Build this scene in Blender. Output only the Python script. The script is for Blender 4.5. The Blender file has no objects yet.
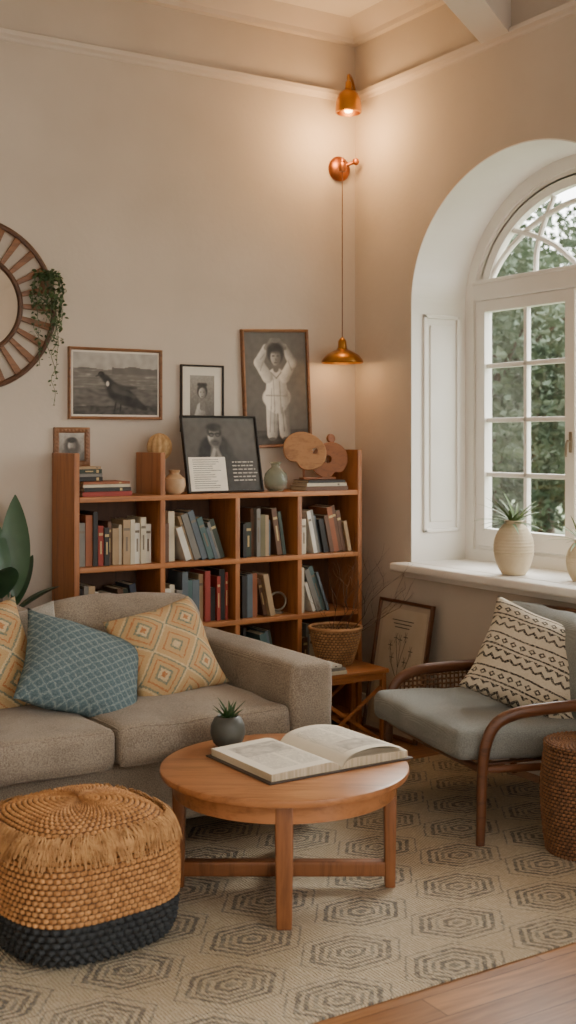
import bpy, math, random
from mathutils import Vector, Matrix, noise, Euler
random.seed(7)
SC=bpy.context.scene; COL=SC.collection
pi=math.pi
def lin(c):
    c=c/255.0
    return c/12.92 if c<=0.04045 else ((c+0.055)/1.055)**2.4
def C(r,g,b): return (lin(r),lin(g),lin(b),1)
# ---------------------------------------------------------------- materials
def mth(nt,op,a,b=None,c=None):
    n=nt.nodes.new('ShaderNodeMath'); n.operation=op
    for i,v in enumerate((a,b,c)):
        if v is None: continue
        if isinstance(v,(int,float)): n.inputs[i].default_value=v
        else: nt.links.new(v,n.inputs[i])
    return n.outputs[0]
def ramp(nt,fac,stops,interp='LINEAR'):
    n=nt.nodes.new('ShaderNodeValToRGB'); n.color_ramp.interpolation=interp
    el=n.color_ramp.elements
    while len(el)<len(stops): el.new(0.5)
    for e,(p,c) in zip(el,stops): e.position=p; e.color=c
    nt.links.new(fac,n.inputs[0]); return n.outputs[0]
def mixc(nt,fac,a,b,mode='MIX'):
    n=nt.nodes.new('ShaderNodeMix'); n.data_type='RGBA'; n.blend_type=mode
    for s,v in ((n.inputs[0],fac),(n.inputs[6],a),(n.inputs[7],b)):
        if isinstance(v,(int,float,tuple)): s.default_value=v
        else: nt.links.new(v,s)
    return n.outputs[2]
def base(name,rough=.6,metal=0):
    m=bpy.data.materials.new(name); m.use_nodes=True
    nt=m.node_tree; p=nt.nodes['Principled BSDF']
    p.inputs['Roughness'].default_value=rough; p.inputs['Metallic'].default_value=metal
    return m,nt,p
def coord(nt,kind='Object',scale=(1,1,1)):
    t=nt.nodes.new('ShaderNodeTexCoord'); mp=nt.nodes.new('ShaderNodeMapping')
    mp.inputs['Scale'].default_value=scale
    nt.links.new(t.outputs[kind],mp.inputs[0]); return mp.outputs[0]
def noisef(nt,vec,scale,detail=4,dist=0,rough=.5):
    n=nt.nodes.new('ShaderNodeTexNoise'); n.inputs['Scale'].default_value=scale
    n.inputs['Detail'].default_value=detail; n.inputs['Distortion'].default_value=dist
    n.inputs['Roughness'].default_value=rough
    nt.links.new(vec,n.inputs['Vector']); return n.outputs['Fac']
def bump(nt,p,h,strength=.3,dist=.01):
    b=nt.nodes.new('ShaderNodeBump'); b.inputs['Strength'].default_value=strength
    b.inputs['Distance'].default_value=dist
    nt.links.new(h,b.inputs['Height']); nt.links.new(b.outputs[0],p.inputs['Normal'])
_mc={}
def mat(name,c,c2=None,rough=.6,scale=8,bmp=.1,bscale=80,metal=0,stretch=(1,1,1),dist=.005):
    if name in _mc: return _mc[name]
    m,nt,p=base(name,rough,metal)
    v=coord(nt,'Object',stretch)
    f=noisef(nt,v,scale)
    if c2 is None: c2=tuple(x*.8 for x in c[:3])+(1,)
    nt.links.new(ramp(nt,f,[(.3,c2),(.7,c)]),p.inputs['Base Color'])
    if bmp>0: bump(nt,p,noisef(nt,v,bscale,3),bmp,dist)
    _mc[name]=m; return m
def wood(name,c,c2,axis='x',rough=.45,s=1.0):
    if name in _mc: return _mc[name]
    st={'x':(1.2*s,14*s,14*s),'y':(14*s,1.2*s,14*s),'z':(14*s,14*s,1.2*s)}[axis]
    m,nt,p=base(name,rough)
    v=coord(nt,'Object',st)
    f=noisef(nt,v,2.2,6,.6,.6)
    f2=noisef(nt,v,9,3,.2)
    ff=mth(nt,'ADD',mth(nt,'MULTIPLY',f,.75),mth(nt,'MULTIPLY',f2,.25))
    nt.links.new(ramp(nt,ff,[(.32,c2),(.5,c),(.72,tuple(min(1,x*1.15) for x in c[:3])+(1,))]),p.inputs['Base Color'])
    bump(nt,p,f2,.08,.003)
    _mc[name]=m; return m
def fabric(name,c,c2,sc=350,b=.5,rough=.95):
    if name in _mc: return _mc[name]
    m,nt,p=base(name,rough)
    v=coord(nt,'Object')
    big=noisef(nt,v,5,3); fine=noisef(nt,v,sc,2)
    f=mth(nt,'ADD',mth(nt,'MULTIPLY',big,.35),mth(nt,'MULTIPLY',fine,.65))
    nt.links.new(ramp(nt,f,[(.38,c2),(.62,c)]),p.inputs['Base Color'])
    w=nt.nodes.new('ShaderNodeTexWave'); w.inputs['Scale'].default_value=sc*.35; w.inputs['Distortion'].default_value=1
    nt.links.new(v,w.inputs['Vector'])
    bump(nt,p,mth(nt,'ADD',fine,mth(nt,'MULTIPLY',w.outputs['Fac'],.5)),b,.003)
    p.inputs['Sheen Weight'].default_value=.15
    _mc[name]=m; return m

WALL=mat('wall_plaster',C(200,188,173),C(191,179,164),.9,2.5,.12,30,dist=.01)
WALLUP=mat('cornice_plaster',C(208,197,184),C(201,189,176),.9,2.5,.05,30)
CEIL=mat('ceiling_paint',C(226,219,209),C(220,212,202),.9,2,.05,30)
WHITE=mat('white_paint',C(240,236,228),C(233,228,220),.5,3,.05,25)
OAK=wood('honey_wood',C(168,108,59),C(126,76,39),'x')
OAKZ=wood('honey_wood_vertical',C(162,102,55),C(120,71,36),'z')
TABLEW=wood('table_wood',C(168,113,71),C(130,82,48),'x',.34)
TABLEZ=wood('table_leg_wood',C(134,84,49),C(100,60,34),'z',.4)
DARKW=wood('dark_bentwood',C(98,61,38),C(62,38,24),'x',.35)
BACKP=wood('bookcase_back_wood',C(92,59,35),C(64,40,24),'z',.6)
BLACK=mat('black_lacquer',C(28,26,25),C(20,18,18),.4,5,0)
BRASS=mat('brass',C(200,146,78),C(164,114,54),.32,6,.02,40,1)
AGEB=mat('aged_metal',C(150,134,110),C(120,104,82),.45,6,.02,40)
COPPER=mat('copper',C(176,110,66),C(142,82,46),.38,6,.02,40,1)
SOFA=fabric('taupe_sofa_fabric',C(160,146,128),C(116,103,88),220,.7)
SEATG=fabric('blue_grey_seat_fabric',C(138,140,135),C(106,109,106),260)
GREYF=fabric('light_grey_fabric',C(160,155,145),C(130,125,116),260)
PAPER=mat('paper',C(236,228,212),C(226,216,198),.8,20,.05,200)
PAGES=mat('page_block',C(212,198,172),C(176,160,132),.85,3,.3,30,stretch=(40,1,1))
MATB=mat('mount_board',C(224,216,202),C(216,208,192),.9,10,0)
LEAF=mat('leaf_green',C(62,90,48),C(36,60,30),.45,6,.1,30)
LEAFL=mat('light_leaf_green',C(104,132,68),C(66,96,44),.5,10,.1,30)
DKLEAF=mat('dark_leaf',C(70,100,70),C(40,68,45),.35,5,.1,20)

# ---------------------------------------------------------------- geometry helpers
def G(): return [[],[],[]]
def add(g,v,f,mi=0,M=None):
    o=len(g[0])
    g[0].extend([(M@Vector(p)) if M else Vector(p) for p in v])
    g[1].extend([tuple(i+o for i in q) for q in f]); g[2].extend([mi]*len(f)); return g
def axis_list(h,r,n):
    r=min(r,h*.999)
    k=[0,.2,.5,1] if r<h*.98 else [0,.15,.35,.6,1]
    a=[-h+r*t for t in k]
    m=[-h+r+(2*(h-r))*i/(n) for i in range(1,n)]
    b=[h-r*t for t in reversed(k)]
    out=a+m+b; res=[out[0]]
    for x in out[1:]:
        if x-res[-1]>1e-6: res.append(x)
    return res
def rbox(g,size,loc=(0,0,0),r=.004,n=1,puff=(0,0,0),wr=0,mi=0,M=None,seed=0):
    hx,hy,hz=[s/2 for s in size]; r=min(r,hx,hy,hz)
    A=[axis_list(h,r,n) for h in (hx,hy,hz)]; H=(hx,hy,hz)
    V={};vs=[];fs=[]
    def vid(p):
        k=tuple(round(c,6) for c in p)
        if k in V: return V[k]
        inn=Vector([max(-H[i]+r,min(H[i]-r,p[i])) for i in range(3)])
        d=Vector(p)-inn
        q=inn+(d.normalized()*r if d.length>1e-9 else d)
        u=[q[i]/H[i] for i in range(3)]
        if any(puff):
            q=Vector((q.x+puff[0]*u[0]*(1-u[1]**2)*(1-u[2]**2), q.y+puff[1]*u[1]*(1-u[0]**2)*(1-u[2]**2), q.z+puff[2]*u[2]*(1-u[0]**2)*(1-u[1]**2)))
        if wr: q+=noise.noise_vector((q+Vector((seed*3.1,seed,0)))*7)*wr
        vs.append(q+Vector(loc)); V[k]=len(vs)-1; return V[k]
    for ax in range(3):
        b,c=(ax+1)%3,(ax+2)%3
        for s in (-1,1):
            for i in range(len(A[b])-1):
                for j in range(len(A[c])-1):
                    q=[]
                    for (ii,jj) in ((i,j),(i+1,j),(i+1,j+1),(i,j+1)):
                        p=[0,0,0]; p[ax]=s*H[ax]; p[b]=A[b][ii]; p[c]=A[c][jj]; q.append(vid(p))
                    if s<0: q.reverse()
                    if len(set(q))>=3: fs.append(tuple(dict.fromkeys(q)))
    return add(g,vs,fs,mi,M)
def box(g,x0,x1,y0,y1,z0,z1,mi=0,M=None):
    v=[(x0,y0,z0),(x1,y0,z0),(x1,y1,z0),(x0,y1,z0),(x0,y0,z1),(x1,y0,z1),(x1,y1,z1),(x0,y1,z1)]
    f=[(0,3,2,1),(4,5,6,7),(0,1,5,4),(1,2,6,5),(2,3,7,6),(3,0,4,7)]
    return add(g,v,f,mi,M)
def bb(g,x0,x1,y0,y1,z0,z1,r=.004,mi=0,**k):
    return rbox(g,(abs(x1-x0),abs(y1-y0),abs(z1-z0)),((x0+x1)/2,(y0+y1)/2,(z0+z1)/2),r,mi=mi,**k)
def lathe(g,prof,seg=32,mi=0,M=None,cap=True):
    v=[];f=[]
    for (r,z) in prof:
        for i in range(seg):
            a=2*pi*i/seg; v.append((r*math.cos(a),r*math.sin(a),z))
    for j in range(len(prof)-1):
        for i in range(seg):
            k=(i+1)%seg; f.append((j*seg+i,j*seg+k,(j+1)*seg+k,(j+1)*seg+i))
    if cap:
        if prof[0][0]>1e-4: f.append(tuple(reversed(range(seg))))
        if prof[-1][0]>1e-4: f.append(tuple((len(prof)-1)*seg+i for i in range(seg)))
    return add(g,v,f,mi,M)
def catmull(P,n=6):
    P=[Vector(p) for p in P]; out=[]
    for i in range(len(P)-1):
        p0=P[i-1] if i>0 else P[0]*2-P[1]; p1=P[i];p2=P[i+1]
        p3=P[i+2] if i+2<len(P) else P[-1]*2-P[-2]
        for k in range(n):
            t=k/n
            out.append(.5*((2*p1)+(p2-p0)*t+(2*p0-5*p1+4*p2-p3)*t*t+(-p0+3*p1-3*p2+p3)*t**3))
    out.append(P[-1]); return out
def tube(g,path,r,seg=8,mi=0,M=None,smooth=0,flat=1.0):
    P=catmull(path,smooth) if smooth else [Vector(p) for p in path]
    n=len(P); v=[];f=[]
    T=[(P[min(i+1,n-1)]-P[max(i-1,0)]).normalized() for i in range(n)]
    up=Vector((0,0,1)) if abs(T[0].z)<.9 else Vector((0,1,0))
    N=(up-T[0]*up.dot(T[0])).normalized()
    for i in range(n):
        N=(N-T[i]*N.dot(T[i])).normalized(); B=T[i].cross(N)
        rr=r(i/(n-1)) if callable(r) else r
        for k in range(seg):
            a=2*pi*k/seg; v.append(P[i]+N*math.cos(a)*rr+B*math.sin(a)*rr*flat)
    for i in range(n-1):
        for k in range(seg):
            q=(k+1)%seg; f.append((i*seg+k,i*seg+q,(i+1)*seg+q,(i+1)*seg+k))
    f.append(tuple(reversed(range(seg)))); f.append(tuple((n-1)*seg+k for k in range(seg)))
    return add(g,v,f,mi,M)
def leaf(g,M,L,W,bend=.3,mi=0,n=6,fold=.15,prof=None):
    v=[];f=[]
    for i in range(n+1):
        t=i/n
        w=W*.5*(prof(t) if prof else math.sin(pi*min(1,t*.94+.04))**.8)
        z=-bend*L*t*t
        v+= [(-w,L*t,z+fold*w),(0,L*t,z),(w,L*t,z+fold*w)]
    for i in range(n):
        a=i*3; f+=[(a,a+1,a+4,a+3),(a+1,a+2,a+5,a+4)]
    return add(g,v,f,mi,M)
def mk(name,g,mats,parent=None,loc=(0,0,0),rot=(0,0,0),smooth=True,uv=None,angle=40):
    me=bpy.data.meshes.new(name); me.from_pydata([tuple(p) for p in g[0]],[],g[1]); 
    if not isinstance(mats,(list,tuple)): mats=[mats]
    for m in mats: me.materials.append(m)
    me.polygons.foreach_set('material_index',g[2])
    me.validate(); me.update()
    if smooth:
        me.shade_smooth()
        try: me.set_sharp_from_angle(angle=math.radians(angle))
        except Exception: pass
    o=bpy.data.objects.new(name,me); COL.objects.link(o)
    o.location=loc; o.rotation_euler=rot
    if parent: o.parent=parent
    return o
def tag(o,label,cat,group=None,kind=None):
    o['label']=label; o['category']=cat
    if group: o['group']=group
    if kind: o['kind']=kind
    return o
def empty(name,label,cat,loc=(0,0,0),rot=(0,0,0),group=None):
    o=bpy.data.objects.new(name,None); o.empty_display_size=.1; COL.objects.link(o)
    o.location=loc; o.rotation_euler=rot; tag(o,label,cat,group); return o
def struct(o): o['kind']='structure'; return o
R=math.radians

# ---------------------------------------------------------------- ROOM
ZC=3.76
g=G(); box(g,-5.2,.42,0,.3,0,ZC+.1); struct(mk('wall_back',g,WALL,smooth=False))
g=G(); box(g,-5.4,-5.2,-7,0.3,0,ZC+.1); struct(mk('wall_left',g,WALL,smooth=False))
AC,AA,AB,AZ,Z0=-1.30,.80,.66,2.2,.83
def arch(y,a=AA,b=AB,zs=AZ): 
    t=max(0,1-((y-AC)/a)**2); return zs+b*math.sqrt(t)
g=G()
TH=.42
ys=[AC-AA*math.cos(pi*i/64) for i in range(65)]
for X,flip in ((0,1),(TH,0)):
    def q(a,b,c,d):
        v=[(X,)+p for p in (a,b,c,d)]
        add(g,v,[(0,1,2,3) if flip else (3,2,1,0)])
    q((-7,0),(AC-AA,0),(AC-AA,ZC+.1),(-7,ZC+.1))
    q((AC+AA,0),(0,0),(0,ZC+.1),(AC+AA,ZC+.1))
    for i in range(64):
        a,b=ys[i],ys[i+1]
        q((a,0),(b,0),(b,Z0),(a,Z0))
        q((a,arch(a)),(b,arch(b)),(b,ZC+.1),(a,ZC+.1))
loop=[(AC-AA,Z0)]+[(y,arch(y)) for y in ys]+[(AC+AA,Z0)]
for i in range(len(loop)):
    a=loop[i];b=loop[(i+1)%len(loop)]
    add(g,[(0,)+a,(TH,)+a,(TH,)+b,(0,)+b],[(0,1,2,3)])
struct(mk('wall_right',g,WALL,smooth=False))
g=G(); e=.006
def aloop(a,b,zs,z0,n=64):
    return [(AC-a,z0)]+[(AC-a*math.cos(pi*i/n),zs+b*math.sin(pi*i/n)) for i in range(n+1)]+[(AC+a,z0)]
L1=aloop(AA,AB,AZ,Z0+.04); L2=aloop(AA-e,AB-e,AZ,Z0+.04)
for i in range(len(L1)-1):
    a,b=L2[i],L2[i+1]; c,d=L1[i],L1[i+1]
    add(g,[(-.003,)+a,(TH-.06,)+a,(TH-.06,)+b,(-.003,)+b],[(3,2,1,0)])
    add(g,[(-.003,)+a,(-.003,)+b,(-.003,)+d,(-.003,)+c],[(0,1,2,3)])
struct(mk('trim_1',g,WHITE))
g=G()
for s,y in ((1,AC+AA-e),(-1,AC-AA+e)):
    for (x0,x1,z0,z1) in ((.07,.31,1.02,2.15),):
        w=.020
        for (a,b,c,d) in ((x0,x1,z0,z0+w),(x0,x1,z1-w,z1),(x0,x0+w,z0,z1),(x1-w,x1,z0,z1)):
            bb(g,a,b,y-s*.014,y,c,d,.004)
        bb(g,x0+.045,x1-.045,y-s*.009,y,z0+.055,z1-.055,.003)
struct(mk('trim_2',g,WHITE))
g=G(); bb(g,-.11,0.0,-2.15,-.455,Z0,Z0+.042,.012); bb(g,-.001,.42,AC-AA,AC+AA,Z0,Z0+.042,.002)
bb(g,-.03,0,-2.13,-.475,Z0-.035,Z0,.006)
struct(mk('trim_3',g,WHITE))
def profile_run(g,prof,ax,a0,a1):
    n=len(prof)
    v=[]
    for t in (a0,a1):
        for (o,z) in prof:
            v.append((t,-o,z) if ax=='x' else (-o,t,z))
    f=[(i,(i+1)%n,n+(i+1)%n,n+i) for i in range(n)]
    add(g,v,f); add(g,v,[tuple(range(n)),tuple(reversed(range(n,2*n)))])
RAIL=[(0,3.345),(.010,3.35),(.016,3.36),(.034,3.37),(.038,3.39),(.02,3.398),(.0,3.405)]
COVE=[(0,3.66),(.03,3.665),(.035,3.69),(.07,3.71),(.10,3.735),(.13,3.76),(0,3.76)]
for nm,pr in (('trim_4',RAIL),('trim_5',COVE)):
    g=G(); profile_run(g,pr,'x',-5.2,0); profile_run(g,pr,'y',-7,0); struct(mk(nm,g,WALLUP,angle=25))
BASE=[(0,0),(.018,0),(.018,.1),(.012,.12),(0,.125)]
g=G(); profile_run(g,BASE,'x',-5.2,0); struct(mk('baseboard_back',g,WHITE,angle=25))
g=G(); profile_run(g,BASE,'y',-7,0); struct(mk('baseboard_right',g,WHITE,angle=25))
g=G(); box(g,-5.4,.42,-7,.3,ZC,ZC+.15); struct(mk('ceiling',g,CEIL,smooth=False))
g=G()
B0=Vector((-0.02,-1.19,0)); dirv=Vector((-.83,-.55,0)).normalized(); nrm=Vector((-dirv.y,dirv.x,0))
P=[]
for t in (-.05,3.6):
    for s,z in ((-.10,3.37),(.10,3.37),(.10,3.76),(-.10,3.76)):
        p=B0+dirv*t+nrm*s; P.append((min(p.x,-.0),p.y,z))
add(g,P,[(0,1,2,3),(7,6,5,4),(0,4,5,1),(1,5,6,2),(2,6,7,3),(3,7,4,0)])
struct(mk('trim_6',g,CEIL,smooth=False))
m,nt,p=base('oak_plank_floor',.3)
v=coord(nt,'Object')
br=nt.nodes.new('ShaderNodeTexBrick'); nt.links.new(v,br.inputs['Vector'])
br.inputs['Scale'].default_value=1; br.inputs['Brick Width'].default_value=.9; br.inputs['Row Height'].default_value=.11
br.inputs['Mortar Size'].default_value=.0016; br.inputs['Color1'].default_value=C(180,130,84); br.inputs['Color2'].default_value=C(152,106,66)
br.inputs['Mortar'].default_value=C(84,54,34)
vv=coord(nt,'Object',(2,22,1)); fn=noisef(nt,vv,2.5,6,.5)
nt.links.new(mixc(nt,.85,br.outputs['Color'],ramp(nt,fn,[(.3,(.55,.49,.43,1)),(.7,(1.08,1.06,1.02,1))]),'MULTIPLY'),p.inputs['Base Color'])
bump(nt,p,fn,.06,.002)
g=G(); box(g,-5.4,.42,-7,.3,-.1,0); struct(mk('floor',g,m,smooth=False))

# ---------------------------------------------------------------- WINDOW
win=bpy.data.objects.new('window_1',None); COL.objects.link(win); win.location=(.39,AC,0); win['kind']='structure'
def ring(g,A,Bq,x0,x1,mi=0,closed=True):
    n=len(A); RR=range(n if closed else n-1)
    for i in RR:
        j=(i+1)%n
        a,b,c,d=A[i],A[j],Bq[i],Bq[j]
        add(g,[(x0,)+a,(x0,)+b,(x0,)+d,(x0,)+c],[(3,2,1,0)],mi)
        add(g,[(x1,)+a,(x1,)+b,(x1,)+d,(x1,)+c],[(0,1,2,3)],mi)
        add(g,[(x0,)+a,(x0,)+b,(x1,)+b,(x1,)+a],[(0,1,2,3)],mi)
        add(g,[(x0,)+c,(x0,)+d,(x1,)+d,(x1,)+c],[(3,2,1,0)],mi)
def al(a,b,zs,z0,n=48):
    return [(-a,z0)]+[(-a*math.cos(pi*i/n),zs+b*math.sin(pi*i/n)) for i in range(n+1)]+[(a,z0)]
g=G(); ring(g,al(.799,.659,2.2,.872),al(.73,.59,2.2,.93),-.035,.03)
ring(g,al(.73,.59,2.2,.93),al(.70,.56,2.2,.945),-.02,.03)
mk('frame',g,WHITE,win)
g=G(); bb(g,-.045,.03,-.72,.72,2.225,2.33,.008); bb(g,-.055,-.04,-.72,.72,2.31,2.33,.004); mk('transom',g,WHITE,win)
g=G()
a0=.20
el=lambda a,b,n=36:[(-a*math.cos(a0+(pi-2*a0)*i/n),2.2+b*math.sin(a0+(pi-2*a0)*i/n)) for i in range(n+1)]
ring(g,el(.71,.57),el(.645,.515),-.02,.02,closed=False)
for s in (1,-1):
    tube(g,[(0,s*.63,2.33),(0,s*.52,2.45),(0,s*.34,2.56),(0,s*.12,2.63),(0,0,2.645)],.015,8,smooth=6)
    tube(g,[(0,s*.48,2.57),(0,s*.32,2.52),(0,s*.17,2.45),(0,s*.06,2.37),(0,s*.01,2.33)],.015,8,smooth=6)
    tube(g,[(0,s*.30,2.33),(0,s*.29,2.45),(0,s*.24,2.57),(0,s*.17,2.69)],.013,8,smooth=6)
mk('fanlight',g,WHITE,win)
m,nt,p=base('window_glass',.05)
nt.nodes.remove(p); tr=nt.nodes.new('ShaderNodeBsdfTransparent'); gl=nt.nodes.new('ShaderNodeBsdfGlossy'); gl.inputs['Roughness'].default_value=.02
mx=nt.nodes.new('ShaderNodeMixShader'); mx.inputs[0].default_value=.06
nt.links.new(tr.outputs[0],mx.inputs[1]); nt.links.new(gl.outputs[0],mx.inputs[2]); nt.links.new(mx.outputs[0],nt.nodes['Material Output'].inputs[0])
tr.inputs[0].default_value=(.97,.98,.98,1)
WG=m
for s in (1,-1):
    g=G(); y0,y1=(.008,.708) if s>0 else (-.708,-.008)
    st=.062
    ring(g,[(y0,.95),(y0,2.222),(y1,2.222),(y1,.95)],[(y0+st,1.04),(y0+st,2.165),(y1-st,2.165),(y1-st,1.04)],-.03,.02)
    ym=(y0+y1)/2
    bb(g,-.018,.012,ym-.012,ym+.012,1.04,2.165,.004)
    for k in (1,2,3):
        z=1.04+(2.165-1.04)*k/4; bb(g,-.018,.012,y0+st,y1-st,z-.012,z+.012,.004)
    cs=mk('casement',g,WHITE,win)
    g=G(); box(g,-.002,.002,y0+st,y1-st,1.04,2.165); mk('glass',g,WG,cs,smooth=False)
    if s>0:
        g=G(); bb(g,-.04,-.03,.022,.038,1.44,1.54,.004); tube(g,[(-.035,.03,1.49),(-.06,.03,1.49),(-.065,.03,1.42)],.006,8,smooth=4); mk('handle',g,AGEB,cs)
g=G(); pts=[(0,-.70*math.cos(pi*i/32),2.2+.56*math.sin(pi*i/32)) for i in range(33)]
add(g,pts,[tuple(range(33))]); mk('glass',g,WG,win,smooth=False)

# ---------------------------------------------------------------- OUTSIDE
g=G(); box(g,.6,60,-40,60,-.5,-.4); o=mk('ground_outside',g,mat('grass',C(140,154,118),C(110,128,92),.9,3,.2,20),smooth=False); struct(o)
FOL=mat('haze_tinted_leaves',C(130,147,122),C(94,113,92),.7,1.2,0)  # leaf greens paled so that garden haze is painted into the colour
BARK=mat('bark',C(112,96,82),C(82,70,60),.9,6,.4,20)
gt=G(); tube(gt,[(0,0,0),(.05,.02,1),(0,.05,2.0),(.1,0,2.6)],lambda t:.13*(1-.6*t),10,smooth=5)
for k in range(6):
    a=k*1.1; tube(gt,[(0,.03,1.2+k*.2),(.5*math.cos(a),.5*math.sin(a),1.7+k*.2),(.9*math.cos(a),.9*math.sin(a),2.0+k*.2)],lambda t:.04*(1-.7*t),6,smooth=4)
gf=G()
for k in range(17000):
    d=Vector((random.gauss(0,1),random.gauss(0,1),random.gauss(0,1))).normalized()
    rr=random.random()**.4
    p=Vector((d.x*1.6*rr,d.y*1.6*rr,2.05+d.z*1.75*rr))
    p+=noise.noise_vector(p*1.1)*.5
    if noise.noise(p*1.9)<-.40: continue
    M=Matrix.Translation(p)@Euler((random.uniform(0,6),random.uniform(0,6),random.uniform(0,6))).to_matrix().to_4x4()
    s=random.uniform(.05,.09)
    add(gf,[(-s*.5,0,0),(0,-s*.35,.01),(s*.5,0,0),(s*.1,s*1.0,.02),(-s*.1,s*1.0,.02)],[(0,1,2,3,4)],0,M)
tr0=None
for i,(x,y,s,r) in enumerate([(7.2,7.0,1.2,0),(11.2,7.4,1.45,1),(7.4,11.4,1.25,2.2),(10.4,2.6,1.2,3),(13.6,12.6,1.7,4),(6.6,2.6,1.0,5),(16,6.2,1.7,1.9),(3.2,9.4,1.05,.6)]):
    t=empty('tree','leafy haze-paled green garden tree outside the window','tree',(x,y,-.4),(0,0,r),'garden trees'); t.scale=(s,s,s)
    if tr0 is None:
        a=mk('trunk',gt,BARK,t); b=mk('foliage',gf,FOL,t,smooth=False); tr0=(a,b)
    else:
        for q in tr0:
            c=q.copy(); COL.objects.link(c); c.parent=t

# ---------------------------------------------------------------- RUG
m,nt,p=base('woven_rug',.98)
v=coord(nt,'Object'); sx=nt.nodes.new('ShaderNodeSeparateXYZ'); nt.links.new(v,sx.inputs[0]); X,Y=sx.outputs[0],sx.outputs[1]
wob=noisef(nt,v,70,2); wob2=noisef(nt,v,73,2)
X=mth(nt,'ADD',X,mth(nt,'MULTIPLY',mth(nt,'SUBTRACT',wob,.5),.016)); Y=mth(nt,'ADD',Y,mth(nt,'MULTIPLY',mth(nt,'SUBTRACT',wob2,.5),.016))
PX,PY=.40,.46
def hexd(off):
    a=mth(nt,'ABSOLUTE',mth(nt,'MULTIPLY',mth(nt,'SUBTRACT',mth(nt,'FRACT',mth(nt,'ADD',mth(nt,'DIVIDE',X,PX),off)),.5),PX))
    b=mth(nt,'ABSOLUTE',mth(nt,'MULTIPLY',mth(nt,'SUBTRACT',mth(nt,'FRACT',mth(nt,'ADD',mth(nt,'DIVIDE',Y,PY),off)),.5),PY))
    return mth(nt,'MAXIMUM',mth(nt,'ADD',mth(nt,'MULTIPLY',a,.68),mth(nt,'MULTIPLY',b,.50)),b)
h=mth(nt,'MINIMUM',hexd(0),hexd(.5))
cream=C(212,196,167); gr=C(108,107,104); gr2=C(138,134,125)
hh=mth(nt,'MULTIPLY',h,5)
col=ramp(nt,hh,[(0,gr2),(.07,cream),(.12,gr),(.18,cream),(.235,gr2),(.285,cream),(.33,gr),(.385,cream),(.43,gr),(.49,cream),(.575,gr2),(.605,cream)],'CONSTANT')
w=nt.nodes.new('ShaderNodeTexWave'); w.inputs['Scale'].default_value=30; w.inputs['Distortion'].default_value=3.5; w.inputs['Detail'].default_value=3; nt.links.new(coord(nt,'Object',(1,1.6,1)),w.inputs['Vector'])
fine=noisef(nt,v,110,3)
worn=mth(nt,'MULTIPLY',mth(nt,'ADD',w.outputs['Fac'],fine),.5)
wearm=ramp(nt,noisef(nt,v,42,4),[(.46,(0,0,0,1)),(.68,(1,1,1,1))])
col=mixc(nt,mth(nt,'MULTIPLY',wearm,.35),col,cream)
col=mixc(nt,mth(nt,'MULTIPLY',ramp(nt,worn,[(.35,(1,1,1,1)),(.6,(0,0,0,1))]),.45),col,C(158,141,116))
col=mixc(nt,mth(nt,'MULTIPLY',ramp(nt,noisef(nt,v,75,2),[(.5,(0,0,0,1)),(.62,(1,1,1,1))]),.36),col,C(232,219,195))
col=mixc(nt,mth(nt,'MULTIPLY',ramp(nt,noisef(nt,v,3,3),[(.35,(1,1,1,1)),(.65,(0,0,0,1))]),.2),col,C(186,165,136))
nt.links.new(col,p.inputs['Base Color'])
bump(nt,p,worn,1,.012)
g=G(); bb(g,-3.5,-.12,-2.82,-.95,0,.008,.004)
tag(mk('area_rug',g,m),'cream woven area rug with grey concentric hexagon motifs','rug')

# ---------------------------------------------------------------- BOOKCASE
XL,XR=-1.76,-.168; FY=-.30
cols=[-1.76,-1.316,-.911,-.551,-.168]
bc=empty('bookcase','honey-brown wooden bookcase with four columns of open shelves','bookcase',((XL+XR)/2,-.15,0))
def child_box(name,x0,x1,y0,y1,z0,z1,m,par,r=.003):
    g=G(); L=par.location; bb(g,x0-L.x,x1-L.x,y0-L.y,y1-L.y,z0-L.z,z1-L.z,r); return mk(name,g,m,par)
T=.026
child_box('side_panel',XL,XL+T,FY,-.022,0,1.44,OAKZ,bc)
child_box('side_panel',XR-T,XR,FY,-.022,0,1.45,OAKZ,bc)
for i,x in enumerate(cols[1:4]):
    child_box('divider',x-T/2,x+T/2,FY+.002,-.026,.03,1.44 if i==0 else 1.216,OAKZ,bc)
for z in (1.24,.92,.62,.33,.09):
    child_box('shelf',XL+T,XR-T,FY+.001,-.026,z-.025,z,OAK,bc)
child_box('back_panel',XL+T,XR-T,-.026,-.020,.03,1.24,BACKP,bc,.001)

def covermat(name,c): return mat('cover_'+name,c,tuple(x*.75 for x in c[:3])+(1,),.6,12,.08,120)
COV={'red':C(150,54,42),'dark green':C(52,62,50),'cream':C(206,194,168),'white':C(218,212,198),'brown':C(104,73,52),'black':C(44,41,39),'grey':C(126,122,114),'tan':C(172,145,110),'blue-grey':C(92,102,108),'rust':C(150,88,54),'olive':C(110,102,70),'navy':C(48,54,68),'teal':C(78,102,100)}
GOLD=mat('gilt_label',C(196,170,116),None,.5,20,0)
TITLE=mat('dull_label',C(120,108,92),None,.6,20,0)
def bookgeo(t,h,d,band):
    g=G(); c=.0018
    bb(g,0,t,0,c*1.6,0,h,.001)
    bb(g,0,c,0,d,0,h,.0008); bb(g,t-c,t,0,d,0,h,.0008)
    box(g,c,t-c,c,d-.004,.003,h-.003,1)
    if band:
        box(g,.003,t-.003,-.0006,.001,h*.76,h*.76+.012,2)
        if band>1: box(g,t*.36,t*.64,-.0006,.001,h*.3,h*.62,2)
    return g
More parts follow.
